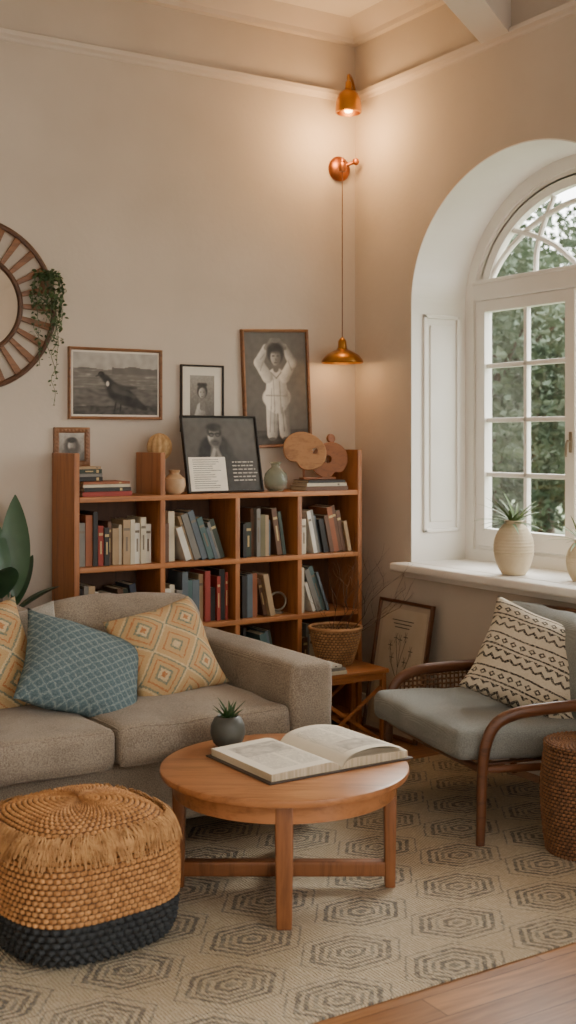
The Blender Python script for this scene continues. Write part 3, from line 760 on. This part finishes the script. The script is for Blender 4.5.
# ---------------------------------------------------------------- COFFEE TABLE
ct=empty('coffee_table','round wooden coffee table with four legs and cross stretcher','coffee table',(-1.693,-1.99,.0085),(0,0,R(-32)))
ZT=.41
g=G(); lathe(g,[(.001,ZT-.028),(.40,ZT-.028),(.412,ZT-.024),(.416,ZT-.014),(.414,ZT-.004),(.408,ZT),(.001,ZT)],96,cap=False); mk('tabletop',g,TABLEW,ct)
g=G(); lathe(g,[(.345,ZT-.085),(.372,ZT-.085),(.374,ZT-.028),(.345,ZT-.028),(.345,ZT-.085)],96,cap=False); mk('apron',g,TABLEW,ct,angle=30)
for k in range(4):
    a=k*pi/2; g=G()
    rbox(g,(.046,.060,ZT-.03),(0,0,(ZT-.03)/2),.008,1)
    for q in g[0]:
        t=q.z/ZT; q.x*=.76+.24*t; q.y*=.8+.2*t
    mk('leg',g,TABLEZ,ct,(.352*math.cos(a),.352*math.sin(a),0),(0,0,a))
for k in range(2):
    g=G(); rbox(g,(.70,.042,.050),(0,0,.062),.006,4)
    mk('stretcher',g,TABLEZ,ct,(0,0,0),(0,0,k*pi/2))
TZ=ZT+.0085
m,nt,p=base('printed_pages',.8); v=coord(nt,'Object'); s=nt.nodes.new('ShaderNodeSeparateXYZ'); nt.links.new(v,s.inputs[0]); X,Y=s.outputs[0],s.outputs[1]
ax=mth(nt,'ABSOLUTE',X)
ln=mth(nt,'LESS_THAN',mth(nt,'FRACT',mth(nt,'MULTIPLY',Y,95)),.42)
inm=mth(nt,'MULTIPLY',mth(nt,'LESS_THAN',mth(nt,'ABSOLUTE',Y),.15),mth(nt,'MULTIPLY',mth(nt,'GREATER_THAN',ax,.035),mth(nt,'LESS_THAN',ax,.235)))
gut=mth(nt,'GREATER_THAN',mth(nt,'ABSOLUTE',mth(nt,'SUBTRACT',ax,.135)),.006)
wd=mth(nt,'GREATER_THAN',noisef(nt,coord(nt,'Object',(60,8,1)),5,1),.42)
mask=mth(nt,'MULTIPLY',mth(nt,'MULTIPLY',ln,inm),mth(nt,'MULTIPLY',wd,gut))
pc=mixc(nt,mth(nt,'MULTIPLY',mask,.6),C(228,220,203),C(90,84,78))
img=mth(nt,'MULTIPLY',mth(nt,'MULTIPLY',mth(nt,'GREATER_THAN',X,-.235),mth(nt,'LESS_THAN',X,-.05)),mth(nt,'MULTIPLY',mth(nt,'GREATER_THAN',Y,.02),mth(nt,'LESS_THAN',Y,.15)))
img2=mth(nt,'MULTIPLY',mth(nt,'MULTIPLY',mth(nt,'GREATER_THAN',X,.06),mth(nt,'LESS_THAN',X,.22)),mth(nt,'MULTIPLY',mth(nt,'GREATER_THAN',Y,-.15),mth(nt,'LESS_THAN',Y,-.05)))
pic=ramp(nt,noisef(nt,v,22,5,.6),[(.3,C(124,118,109)),(.5,C(170,163,152)),(.7,C(210,202,188))])
pc=mixc(nt,mth(nt,'MULTIPLY',mth(nt,'MAXIMUM',img,img2),.7),pc,pic)
nt.links.new(pc,p.inputs['Base Color']); PRT=m
ob=empty('open_book','large open hardcover book with printed pages on the coffee table','book',(-1.585,-1.975,TZ),(0,0,R(1)))
PW,PH=.272,.385
g=G(); 
for s in (1,-1): rbox(g,(PW+.012,PH+.026,.005),(s*(PW/2+.010),0,.003),.0015,1)
rbox(g,(.03,PH+.026,.005),(0,0,.003),.0015,1); mk('cover',g,mat('dark_book_cover',C(74,62,54),None,.6,12,.05),ob)
for s in (1,-1):
    g=G(); n=24; top=[]
    for i in range(n+1):
        t=i/n; x=t*PW
        z=.007+.030*(min(1,t/.22)*(2-min(1,t/.22)))**.7*(1-.28*t) if t>0 else .009
        top.append((s*x,z))
    v=[]
    for (x,z) in top: v+=[(x,-PH/2,.0055),(x,-PH/2,z),(x,PH/2,z),(x,PH/2,.0055)]
    for i in range(n):
        a=i*4;b=a+4
        qs=[(a+1,b+1,b+2,a+2),(a,b,b+1,a+1),(a+2,b+2,b+3,a+3),(a+3,b+3,b,a)]
        if s<0: qs=[tuple(reversed(q)) for q in qs]
        for k,q in enumerate(qs): g[1].append(q); g[2].append(0 if k==0 else 1)
    e=n*4; g[1].append((e,e+3,e+2,e+1) if s>0 else (e+1,e+2,e+3,e)); g[2].append(1)
    g[0].extend([Vector(p) for p in v])
    mk('pages',g,[PRT,PAGES],ob,angle=50)
for q0,hh_ in ((.97,.010),(.93,.024)):
    g=G(); v=[];n=18
    for i in range(n+1):
        t=i/n; x=t*PW*q0; b0=.007+.030*(min(1,t/.22)*(2-min(1,t/.22)))**.7*(1-.28*t)
        zz=b0+.001+hh_*math.sin(t*pi*.85)
        v+=[(x,-PH/2+.004,zz),(x,PH/2-.004,zz*.97)]
    add(g,v,[(2*i,2*i+2,2*i+3,2*i+1) for i in range(n)]); mk('lifted_page',g,PRT,ob,angle=180)
su=empty('potted_succulent','small spiky succulent in a dark round pot','potted plant',(-1.748,-1.70,TZ))
DKP=mat('dark_ceramic',C(80,80,72),C(56,56,51),.5,6,.1,40)
g=G(); lathe(g,[(.001,0),(.035,0),(.052,.018),(.062,.05),(.060,.078),(.048,.102),(.038,.110),(.033,.106),(.034,.09),(.001,.088)],36,cap=False); mk('pot',g,DKP,su)
g=G()
for k in range(14):
    a=k*2.4; el_=R(30+50*(k/14)); M=Matrix.Translation((.01*math.cos(a),.01*math.sin(a),.09))@Matrix.Rotation(a,4,'Z')@Matrix.Rotation(el_,4,'X')
    leaf(g,M,random.uniform(.07,.10),.022,.1,prof=lambda t:(1-t)**.6*(.7+.3*math.sin(pi*t)),fold=.5)
mk('leaves',g,LEAF,su)

# ---------------------------------------------------------------- SIDE TABLE
st=empty('side_table','small square honey-wood side table with crossed legs','side table',(-.515,-.53,0))
g=G(); rbox(g,(.48,.30,.022),(0,0,.371),.005,1); mk('tabletop',g,OAK,st)
for sx_ in (-1,1):
    for sy in (-1,1):
        g=G(); rbox(g,(.026,.026,.36),(sx_*.215,sy*.13,.18),.003,1); mk('leg',g,OAKZ,st)
for sy in (-1,1):
    for s in (-1,1):
        g=G(); M=Matrix.Translation((0,sy*.13+s*.006,.165))@Matrix.Rotation(s*math.atan2(.27,.41),4,'Y'); rbox(g,(.47,.010,.018),(0,0,0),.002,1,M=M); mk('crossbar',g,OAK,st)
g=G()
for sy in (-1,1): rbox(g,(.43,.018,.03),(0,sy*.13,.345),.003)
for s in (-1,1): rbox(g,(.018,.26,.03),(s*.215,0,.345),.003)
mk('apron',g,OAK,st)
stack([('cream',.21,.15,.016),('grey',.2,.14,.014),('white',.17,.12,.012)],-.635,-.61,.3825,'books on the side table','in a stack on the side table')
bk=empty('wicker_basket','wide round open straw wicker basket on the side table','basket',(-.435,-.445,.3825))
g,h=woven(dense([(.001,.003),(.07,.003),(.086,.012),(.104,.06),(.122,.13),(.131,.178)],.014),140,.008,38)
o=mk('body',g,W_STRAW,bk); setweave(o,h)
g=G(); tube(g,[(.130*math.cos(2*pi*i/40),.130*math.sin(2*pi*i/40),.183) for i in range(41)],.009,8); mk('rim',g,mat('rattan',C(180,134,88),C(140,98,60),.6,20,.1),bk)
TWIG=mat('dry_twig',C(96,72,54),C(66,48,36),.9,20,0)
g=G()
def branch(p,d,L,r,dep):
    q=p+d*L*.5+Vector((random.uniform(-1,1),random.uniform(-1,1),random.uniform(-.3,.6)))*L*.1; e=p+d*L
    tube(g,[p,q,e],lambda t:r*(1-.5*t),5,smooth=3)
    if dep>0:
        for k in range(3):
            nd=(d+Vector((random.uniform(-.8,.8),random.uniform(-.8,.8),random.uniform(-.2,.5)))).normalized()
            if nd.y>0.1: nd.y*=.2
            branch(e if k else q,nd,L*random.uniform(.5,.75),r*.55,dep-1)
for dv in ((.1,-.3,1),(.45,-.4,.9),(.8,-.35,.75),(-.2,-.3,1),(.3,-.2,1)):
    branch(Vector((0,0,.02)),Vector(dv).normalized(),.26,.0034,3)
for q in g[0]:
    q.x=min(q.x,.40); q.y=min(q.y,.42)
db=mk('dried_branches',g,TWIG,None,(-.435,-.445,.39)); tag(db,'thin dry twiggy branches standing in the wicker basket','dried branches')

# ---------------------------------------------------------------- ARMCHAIR
ch=empty('armchair','low dark bentwood armchair with rattan and grey cushions','armchair',(-.468,-1.69,.0085),(0,0,R(167.4)))
RATT=mat('dark_rattan',C(120,84,54),C(84,56,36),.6,20,.1)
for s in (1,-1):
    g=G()
    tube(g,[(.318,.42*s,0),(.314,.42*s,.12),(.310,.42*s,.25),(.300,.425*s,.36),(.262,.43*s,.440),(.18,.435*s,.476),(.05,.435*s,.486),(-.14,.43*s,.486),(-.27,.425*s,.466)],lambda t:.013+.005*math.sin(min(1,t*1.2)*pi*.6),12,smooth=7,flat=1.35)
    mk('arm',g,DARKW,ch)
    g=G(); tube(g,[(-.30,.40*s,0),(-.275,.40*s,.2),(-.265,.40*s,.42),(-.31,.385*s,.60),(-.355,.37*s,.745)],.016,10,smooth=5); mk('back_leg',g,DARKW,ch)
    g=G(); tube(g,[(.305,.415*s,.275),(0,.41*s,.262),(-.275,.40*s,.25)],.015,10,smooth=4)
    mk('side_rail',g,DARKW,ch)
    if s<0:
        g=G()
        def topz(x): return .474 if x<.18 else .474-.06*((x-.18)/.10)**1.5
        for k in range(27):
            x=.270-.0203*k
            tube(g,[(x,.424*s,.270),(x,.431*s,topz(x))],.0045,5)
        for k in range(9):
            z=.290+.021*k; x1=.295 if z<.40 else .295-.11*(z-.40)/.07
            P=[(x1-(x1+.265)*i/30,(.426+.006*math.cos(pi*(i+k)))*s,z) for i in range(31)]; tube(g,P,.0048,5)
        mk('rattan_panel',g,RATT,ch)
g=G(); tube(g,[(.308,-.42,.275),(.32,0,.275),(.308,.42,.275)],.015,10,smooth=6); mk('front_rail',g,DARKW,ch)
g=G(); tube(g,[(-.275,-.40,.25),(-.275,.40,.25)],.014,10); mk('back_rail',g,DARKW,ch)
g=G(); tube(g,[(-.355,-.37,.745),(-.37,0,.765),(-.355,.37,.745)],.016,10,smooth=6)
for k in range(9):
    y=-.32+.08*k; tube(g,[(-.275,y,.26),(-.275,y,.42),(-.315,y,.60),(-.36,y,.75)],.006,6,smooth=3)
mk('backrest_frame',g,DARKW,ch)
g=G()
for k in range(10): y=-.36+.08*k; rbox(g,(.56,.03,.008),(.01,y,.280),.003)
mk('seat_slats',g,DARKW,ch)
g=G(); rbox(g,(.68,.80,.120),(0,0,0),.040,14,(.01,.01,.014),.008); mk('seat_cushion',g,SEATG,ch,(.060,0,.350),(0,R(-2),0),angle=180)
g=G(); rbox(g,(.13,.74,.40),(0,0,0),.06,14,(.03,.0,.01),.014,seed=4); mk('back_cushion',g,SEATG,ch,(-.235,0,.580),(0,R(-13),0),angle=180)
pillow('throw_pillow','cream throw pillow with black woven bands on the armchair',.51,.43,.18,CRB,(-.405,-1.845,.592),(R(-30),R(22),R(-48)),6)

# ---------------------------------------------------------------- MIRROR + TRAILING PLANT
mr=empty('round_mirror','round mirror with a wide open-slat wooden rim','mirror',(-2.135,-.001,2.12))
MW=wood('mirror_wood',C(86,56,36),C(56,36,23),'x',.45,2)
RSP=wood('rattan_spoke',C(126,84,52),C(86,55,32),'x',.5,2)
Rr=.385
def torus(g,R0,r,y,seg=72,flat=1): tube(g,[(R0*math.cos(2*pi*i/seg),y,R0*math.sin(2*pi*i/seg)) for i in range(seg+1)],r,8,flat=flat)
g=G(); torus(g,Rr,.013,-.022); torus(g,.225,.010,-.022); mk('rim',g,MW,mr)
g=G()
for k in range(26):
    a=2*pi*k/26; M=Matrix.Rotation(-a,4,'Y'); o0=len(g[0]); rbox(g,(Rr-.225,.012,.036),((Rr+.225)/2,-.020,0),.003,1)
    for q in g[0][o0:]:
        q.z*=q.x/Rr; w_=M@q; q.x,q.y,q.z=w_.x,w_.y,w_.z
mk('spokes',g,RSP,mr)
g=G(); lathe(g,[(.001,0),(.223,0),(.223,.012),(.001,.014)],64,M=Matrix.Rotation(pi/2,4,'X')); mk('mirror_glass',g,mat('mirror_silver',C(225,222,216),C(224,221,215),.03,2,0,metal=1),mr)
tp=empty('trailing_wall_plant','small trailing green plant in a wall pocket beside the mirror','hanging plant',(-1.79,-.002,2.225))
g=G(); lathe(g,[(.001,-.04),(.02,-.04),(.03,-.01),(.034,.015),(.03,.015),(.001,.008)],24,cap=False); 
for q in g[0]: q.y=q.y-.038
mk('pot',g,mat('terracotta',C(120,92,70),C(96,70,52),.8,10,.1),tp)
g=G()
def smallleaf(g,p,s):
    M=Matrix.Translation(p)@Euler((random.uniform(-1.2,1.2),random.uniform(-1,1),random.uniform(0,6.3))).to_matrix().to_4x4(); leaf(g,M,s,s*.7,.2,n=3)
for k in range(12):
    a=random.uniform(0,pi); L=[.14,.22,.25,.3,.52,.16,.42,.12,.28,.15,.33,.18][k]
    x0=.055*math.cos(a); y0=-.038-.03*math.sin(a)
    P=[Vector((x0*.3,-.038,.015)),Vector((x0*.8,y0,.055)),Vector((x0*1.3+random.uniform(-.01,.01),y0-.01,-.02))]
    z=-.02
    while z>-L: z-=.06; P.append(Vector((x0*1.2*(1-.4*min(1,-z/.4))+random.uniform(-.018,.018),min(-.02,y0+random.uniform(-.012,.012)),z)))
    Q=catmull(P,4); tube(g,Q,.0014,4)
    for i,q in enumerate(Q):
        for _ in range(2 if q.z>-.12 else 1): 
            p=q+Vector((random.uniform(-.014,.014),random.uniform(-.01,.01),random.uniform(-.012,.012))); p.y=min(p.y,-.025); smallleaf(g,p,random.uniform(.015,.025)*(1 if q.z>-.3 else .75))
mk('leaves',g,mat('ivy_green',C(84,106,64),C(48,68,38),.5,30,0),tp)

# ---------------------------------------------------------------- RUBBER PLANT
rp=empty('rubber_plant','tall plant with several broad dark green leaves behind the sofa','potted plant',(-2.02,-.215,0))
g=G(); lathe(g,[(.001,0),(.10,0),(.12,.05),(.135,.24),(.14,.26),(.128,.26),(.12,.23),(.001,.22)],36,cap=False); mk('pot',g,mat('grey_pot',C(120,112,102),None,.8,10,.1),rp)
g=G(); tube(g,[(0,0,.2),(.01,0,.5),(0,-.01,.8)],.011,8,smooth=4); tube(g,[(0,0,.5),(-.05,-.02,.75),(-.08,-.03,.95)],.008,8,smooth=4); mk('stem',g,BARK,rp)
g=G()
for (x,y,z,az,el_,L,W) in [(0.01,-.01,.80,-20,84,.46,.135),(-.05,-.02,.84,20,80,.36,.11),(0.01,-.02,.76,-50,62,.26,.09),(.0,-.01,.72,-110,38,.24,.11),(-.08,-.03,.88,60,70,.34,.13),(-.08,-.03,.9,120,45,.30,.12),(0,0,.62,-80,30,.26,.11),(-.06,-.03,.8,170,40,.3,.12),(0,0,.55,-130,20,.28,.11),(-.02,-.01,.80,55,66,.30,.11)]:
    M=Matrix.Translation((x,y,z))@Matrix.Rotation(R(az),4,'Z')@Matrix.Rotation(R(el_),4,'X'); 
    leaf(g,M,L,W,.12,n=12,fold=.35,prof=lambda t:math.sin(pi*max(.02,min(.995,t**.85)))**.75)
for q in g[0]: 
    if q.y>.19: q.y=.19
mk('leaves',g,DKLEAF,rp)

# ---------------------------------------------------------------- BOOKCASE ORNAMENTS
CER=mat('beige_ceramic',C(200,168,132),C(170,138,102),.6,12,.15,60)
CRM=mat('cream_ribbed_ceramic',C(218,202,172),C(196,178,146),.7,10,.25,70)
g=G(); lathe(g,[(.001,0),(.028,0),(.045,.015),(.055,.045),(.050,.075),(.030,.092),(.022,.10),(.026,.112),(.030,.116),(.024,.114),(.018,.10),(.001,.09)],36,cap=False)
tag(mk('ceramic_vase',g,CER,None,(-1.225,-.235,1.2405)),'small round beige ceramic vase on the bookcase','vase')
ro=empty('ribbed_ornament','ribbed round straw-coloured pod ornament on a slim neck','ornament',(-1.238,-.10,1.2405))
g=G(); lathe(g,[(.001,0),(.035,0),(.036,.01),(.02,.03),(.018,.14),(.022,.17)],28); mk('stand',g,CER,ro)
g=G(); v=[];f=[];ns,nr=72,18
for j in range(nr+1):
    ph=-pi/2+pi*j/nr
    for i in range(ns):
        a=2*pi*i/ns; r=.058*math.cos(ph)*(1+.06*math.cos(12*a)); v.append((r*math.cos(a),r*math.sin(a),.225+.068*math.sin(ph)))
for j in range(nr):
    for i in range(ns):
        q=(i+1)%ns; f.append((j*ns+i,j*ns+q,(j+1)*ns+q,(j+1)*ns+i))
add(g,v,f); mk('pod',g,mat('straw_pod',C(206,172,124),C(164,126,80),.8,40,.3,60),ro)
m,nt,p=base('greenish_glass',.04); p.inputs['Transmission Weight'].default_value=.85; p.inputs['IOR'].default_value=1.3
nz=noisef(nt,coord(nt,'Object'),20,2); nt.links.new(ramp(nt,nz,[(.3,C(196,204,190)),(.7,C(216,220,208))]),p.inputs['Base Color'])
g=G(); lathe(g,[(.001,0),(.035,0),(.055,.02),(.063,.055),(.055,.09),(.034,.112),(.022,.122),(.022,.135),(.034,.147),(.031,.147),(.019,.135),(.019,.122),(.03,.108),(.05,.087),(.058,.055),(.05,.022),(.03,.006),(.001,.006)],40,cap=False)
tag(mk('glass_vase',g,m,None,(-.635,-.20,1.2405)),'round clear greenish glass vase with a short neck','vase')
ws2=empty('wooden_palette_sculpture','decorative sculpture of overlapping palette-shaped wooden discs on stacked books','ornament',(-.37,-.19,1.2945))
TANW=wood('tan_turned_wood',C(168,120,76),C(134,90,54),'x',.5,1); REDW=wood('reddish_turned_wood',C(140,86,50),C(110,64,36),'x',.5,1)
def palette(r,t,x,y,z,m,nm,hole,lob,tilt=0,yaw=0,roll=0):
    g=G(); M=Matrix.Translation((x,y,z))@Matrix.Rotation(R(yaw),4,'Z')@Matrix.Rotation(R(tilt),4,'X')@Matrix.Rotation(R(roll),4,'Y')
    n=72; v=[];f=[]
    hx,hz,hr=hole
    for (k,yy) in ((1,-t/2),(0,-t/2*.6),(0,t/2*.6),(1,t/2)):
        for i in range(n):
            a=2*pi*i/n; rr=r*(1+lob*math.cos(2*a)-.22*math.exp(-((a-4.5)/.28)**2))*(.96 if k else 1); v.append((rr*math.cos(a),yy,rr*math.sin(a)))
    for yy in (t/2,-t/2):
        for i in range(n):
            a=2*pi*i/n; v.append((hx*r+hr*r*math.cos(a),yy,hz*r+hr*r*math.sin(a)))
    for j in range(6):
        jj=(j+1)%6
        for i in range(n):
            q=(i+1)%n; f.append((j*n+i,j*n+q,jj*n+q,jj*n+i))
    add(g,v,f,0,M); mk(nm,g,m,ws2,angle=30)
palette(.106,.016,-.050,.05,.148,TANW,'palette_disc',(.45,.2,.15),.10,-8,-26,25)
palette(.096,.016,.070,.0,.100,REDW,'palette_disc',(-.05,.1,.22),.05,-8,-26,-35)
g=G()
lathe(g,[(.001,-.012),(.022,-.010),(.026,0),(.022,.010),(.001,.012)],24,M=Matrix.Translation((.100,.03,.213))@Matrix.Rotation(R(80),4,'X'),cap=False)
tube(g,[(.08,.03,.15),(.10,.034,.20)],.006,8); mk('knob',g,REDW,ws2)
g=G(); rbox(g,(.20,.05,.012),(.01,.02,.006),.004); tube(g,[(.075,.02,.01),(.08,.03,.16)],.006,8); tube(g,[(-.045,.066,.01),(-.045,.07,.10)],.007,8); mk('stand',g,REDW,ws2)
g=G()
tube(g,[(.05*math.cos(a*.35),.0,.06+.045*math.sin(a*.35)) for a in range(19)],.006,8)
lathe(g,[(.001,0),(.03,0),(.03,.008),(.012,.012),(.001,.014)],24,cap=False)
tag(mk('metal_ring_ornament',g,mat('pewter',C(150,140,124),C(110,100,88),.4,10,.05,40,.6),None,(-.625,-.2,.6205)),'small metal ring ornament on the shelf','ornament')

# ---------------------------------------------------------------- SILL VASES
def vase_on_sill(x,y,s,label,hp):
    e=empty('sill_planter',label,'potted plant',(x,y,Z0+.0425)); e.scale=(s,s,s)
    prof=[(.001,0),(.045,0),(.06,.01),(.083,.06),(.093,.115),(.090,.16),(.072,.205),(.050,.232),(.043,.24),(.046,.252),(.040,.252),(.036,.238),(.001,.225)]
    P=[Vector((a,0,b)) for a,b in prof]; Q=catmull(P,8); g=G(); lathe(g,[(max(.001,q.x),q.z) for q in Q],120,cap=False)
    for q in g[0]:
        r=math.hypot(q.x,q.y)
        if r>.04 and q.z<.23: 
            k=1+.016*math.sin(q.z*420); q.x*=k;q.y*=k
    mk('vase',g,CRM,e)
    g=G()
    for k in range(36):
        a=random.uniform(0,6.28); el_=R(random.choice([random.uniform(5,30),random.uniform(30,75)])); L=random.uniform(.13,.22)*hp
        M=Matrix.Translation((.012*math.cos(a),.012*math.sin(a),.235))@Matrix.Rotation(a,4,'Z')@Matrix.Rotation(el_,4,'X')
        leaf(g,M,L,.018,.30,fold=.3,prof=lambda t:(1-t)**.5)
    mk('grass',g,LEAFL,e)
vase_on_sill(.05,-1.21,1.0,'cream ribbed ovoid vase with spreading grassy plant on the sill',1)
vase_on_sill(.13,-1.56,.72,'small cream vase with leafy sprigs on the window sill',1.2)

# ---------------------------------------------------------------- LAMPS
EM,nt,p=base('warm_bulb',.3); p.inputs['Emission Color'].default_value=(1,.66,.34,1); p.inputs['Emission Strength'].default_value=12; p.inputs['Base Color'].default_value=(1,.8,.5,1)
def light(name,par,loc,e,col=(1,.57,.24),r=.03):
    l=bpy.data.lights.new(name,'POINT'); l.energy=e; l.color=col; l.shadow_soft_size=r
    o=bpy.data.objects.new(name,l); COL.objects.link(o); o.location=loc
    if par: o.parent=par
    return o
cl=empty('ceiling_spot_lamp','small brass dome spot lamp fixed at the cornice corner','lamp',(-.15,-.15,3.24))
g=G(); lathe(g,[(.064,0),(.069,.004),(.070,.03),(.064,.075),(.050,.105),(.030,.122),(.018,.128),(.016,.165),(.010,.172),(.001,.172)],40,cap=False)
lathe(g,[(.064,0),(.062,.03),(.054,.072),(.038,.10),(.001,.115)],40,cap=False); mk('shade',g,BRASS,cl)
g=G(); tube(g,[(0,0,.17),(0,0,.20),(.04,.04,.215),(.10,.10,.20),(.14,.14,.16)],.008,8,smooth=5); mk('bracket',g,BRASS,cl)
g=G(); lathe(g,[(.001,.0),(.018,.006),(.027,.028),(.022,.05),(.012,.07),(.012,.1)],24,cap=False); mk('bulb',g,EM,cl)
light('bulb_light',cl,(-.10,-.10,-.12),15,r=.09)
wl=empty('wall_pendant_lamp','copper wall bracket with brass dome pendant on a long cord','lamp',(-.113,-.001,2.975))
g=G(); lathe(g,[(.001,.0),(.066,.0),(.068,.012),(.058,.028),(.03,.04),(.001,.044)],40,cap=False,M=Matrix.Rotation(pi/2,4,'X')); mk('wall_plate',g,COPPER,wl)
g=G(); tube(g,[(0,-.03,0),(-.02,-.08,.015),(-.05,-.12,.02),(-.077,-.15,.01),(-.077,-.15,-.03)],.009,10,smooth=5); 
lathe(g,[(.001,-.05),(.02,-.05),(.026,-.03),(.018,-.005),(.001,0)],20,cap=False,M=Matrix.Translation((-.077,-.15,0))); mk('arm',g,COPPER,wl)
tube_g=G(); tube(tube_g,[(.0,-.03,0),(.03,-.06,.02),(.055,-.075,.03)],.010,10,smooth=4); lathe(tube_g,[(.001,-.02),(.016,-.012),(.02,0),(.016,.014),(.001,.02)],18,cap=False,M=Matrix.Translation((.06,-.08,.032))); mk('swivel_knob',tube_g,COPPER,wl)
g=G(); tube(g,[(-.077,-.15,-.05),(-.077,-.15,-.93)],.0025,6); mk('cord',g,mat('brown_cord',C(120,80,54),None,.7,20,0),wl)
g=G(); M=Matrix.Translation((-.077,-.15,-1.068))
lathe(g,[(.108,0),(.112,.004),(.108,.018),(.090,.042),(.055,.062),(.030,.072),(.024,.085),(.022,.118),(.012,.132),(.001,.14)],48,cap=False,M=M)
lathe(g,[(.108,0),(.104,.014),(.086,.038),(.05,.058),(.001,.066)],48,cap=False,M=M); mk('shade',g,BRASS,wl)
g=G(); lathe(g,[(.001,.008),(.016,.014),(.024,.032),(.016,.05),(.012,.065)],24,cap=False,M=M); mk('bulb',g,EM,wl)
light('bulb_light',wl,(-.077,-.15,-1.075),1.2,r=.02)

# ---------------------------------------------------------------- WORLD + LIGHT
w=bpy.data.worlds.new('world'); SC.world=w; w.use_nodes=True; nt=w.node_tree; bg=nt.nodes['Background']
tc=nt.nodes.new('ShaderNodeTexCoord'); s=nt.nodes.new('ShaderNodeSeparateXYZ'); nt.links.new(tc.outputs['Generated'],s.inputs[0])
f=nt.nodes.new('ShaderNodeMapRange'); f.inputs[1].default_value=-.1; f.inputs[2].default_value=.35; nt.links.new(s.outputs[0],f.inputs[0])
nt.links.new(mixc(nt,f.outputs[0],(1.32,1.15,.98,1),(9.6,9.6,9.3,1)),bg.inputs['Color']); bg.inputs['Strength'].default_value=1.0
l=bpy.data.lights.new('sun','SUN'); l.energy=4.8; l.angle=R(24); l.color=(1,.94,.84)
o=bpy.data.objects.new('sun',l); COL.objects.link(o); o.rotation_euler=Vector((-.74,-.30,-.60)).to_track_quat('-Z','Y').to_euler()

# ---------------------------------------------------------------- CAMERA
cam=bpy.data.cameras.new('camera'); co=bpy.data.objects.new('camera',cam); COL.objects.link(co)
cam.sensor_fit='VERTICAL'; cam.sensor_height=36; cam.lens=1200*36/1024
cam.shift_y=-(512-440)/1024
cam.dof.use_dof=True; cam.dof.focus_distance=5.0; cam.dof.aperture_fstop=3.2
co.location=(-3.81,-5.40,1.5); co.rotation_euler=(R(90),0,R(-32))
SC.camera=co
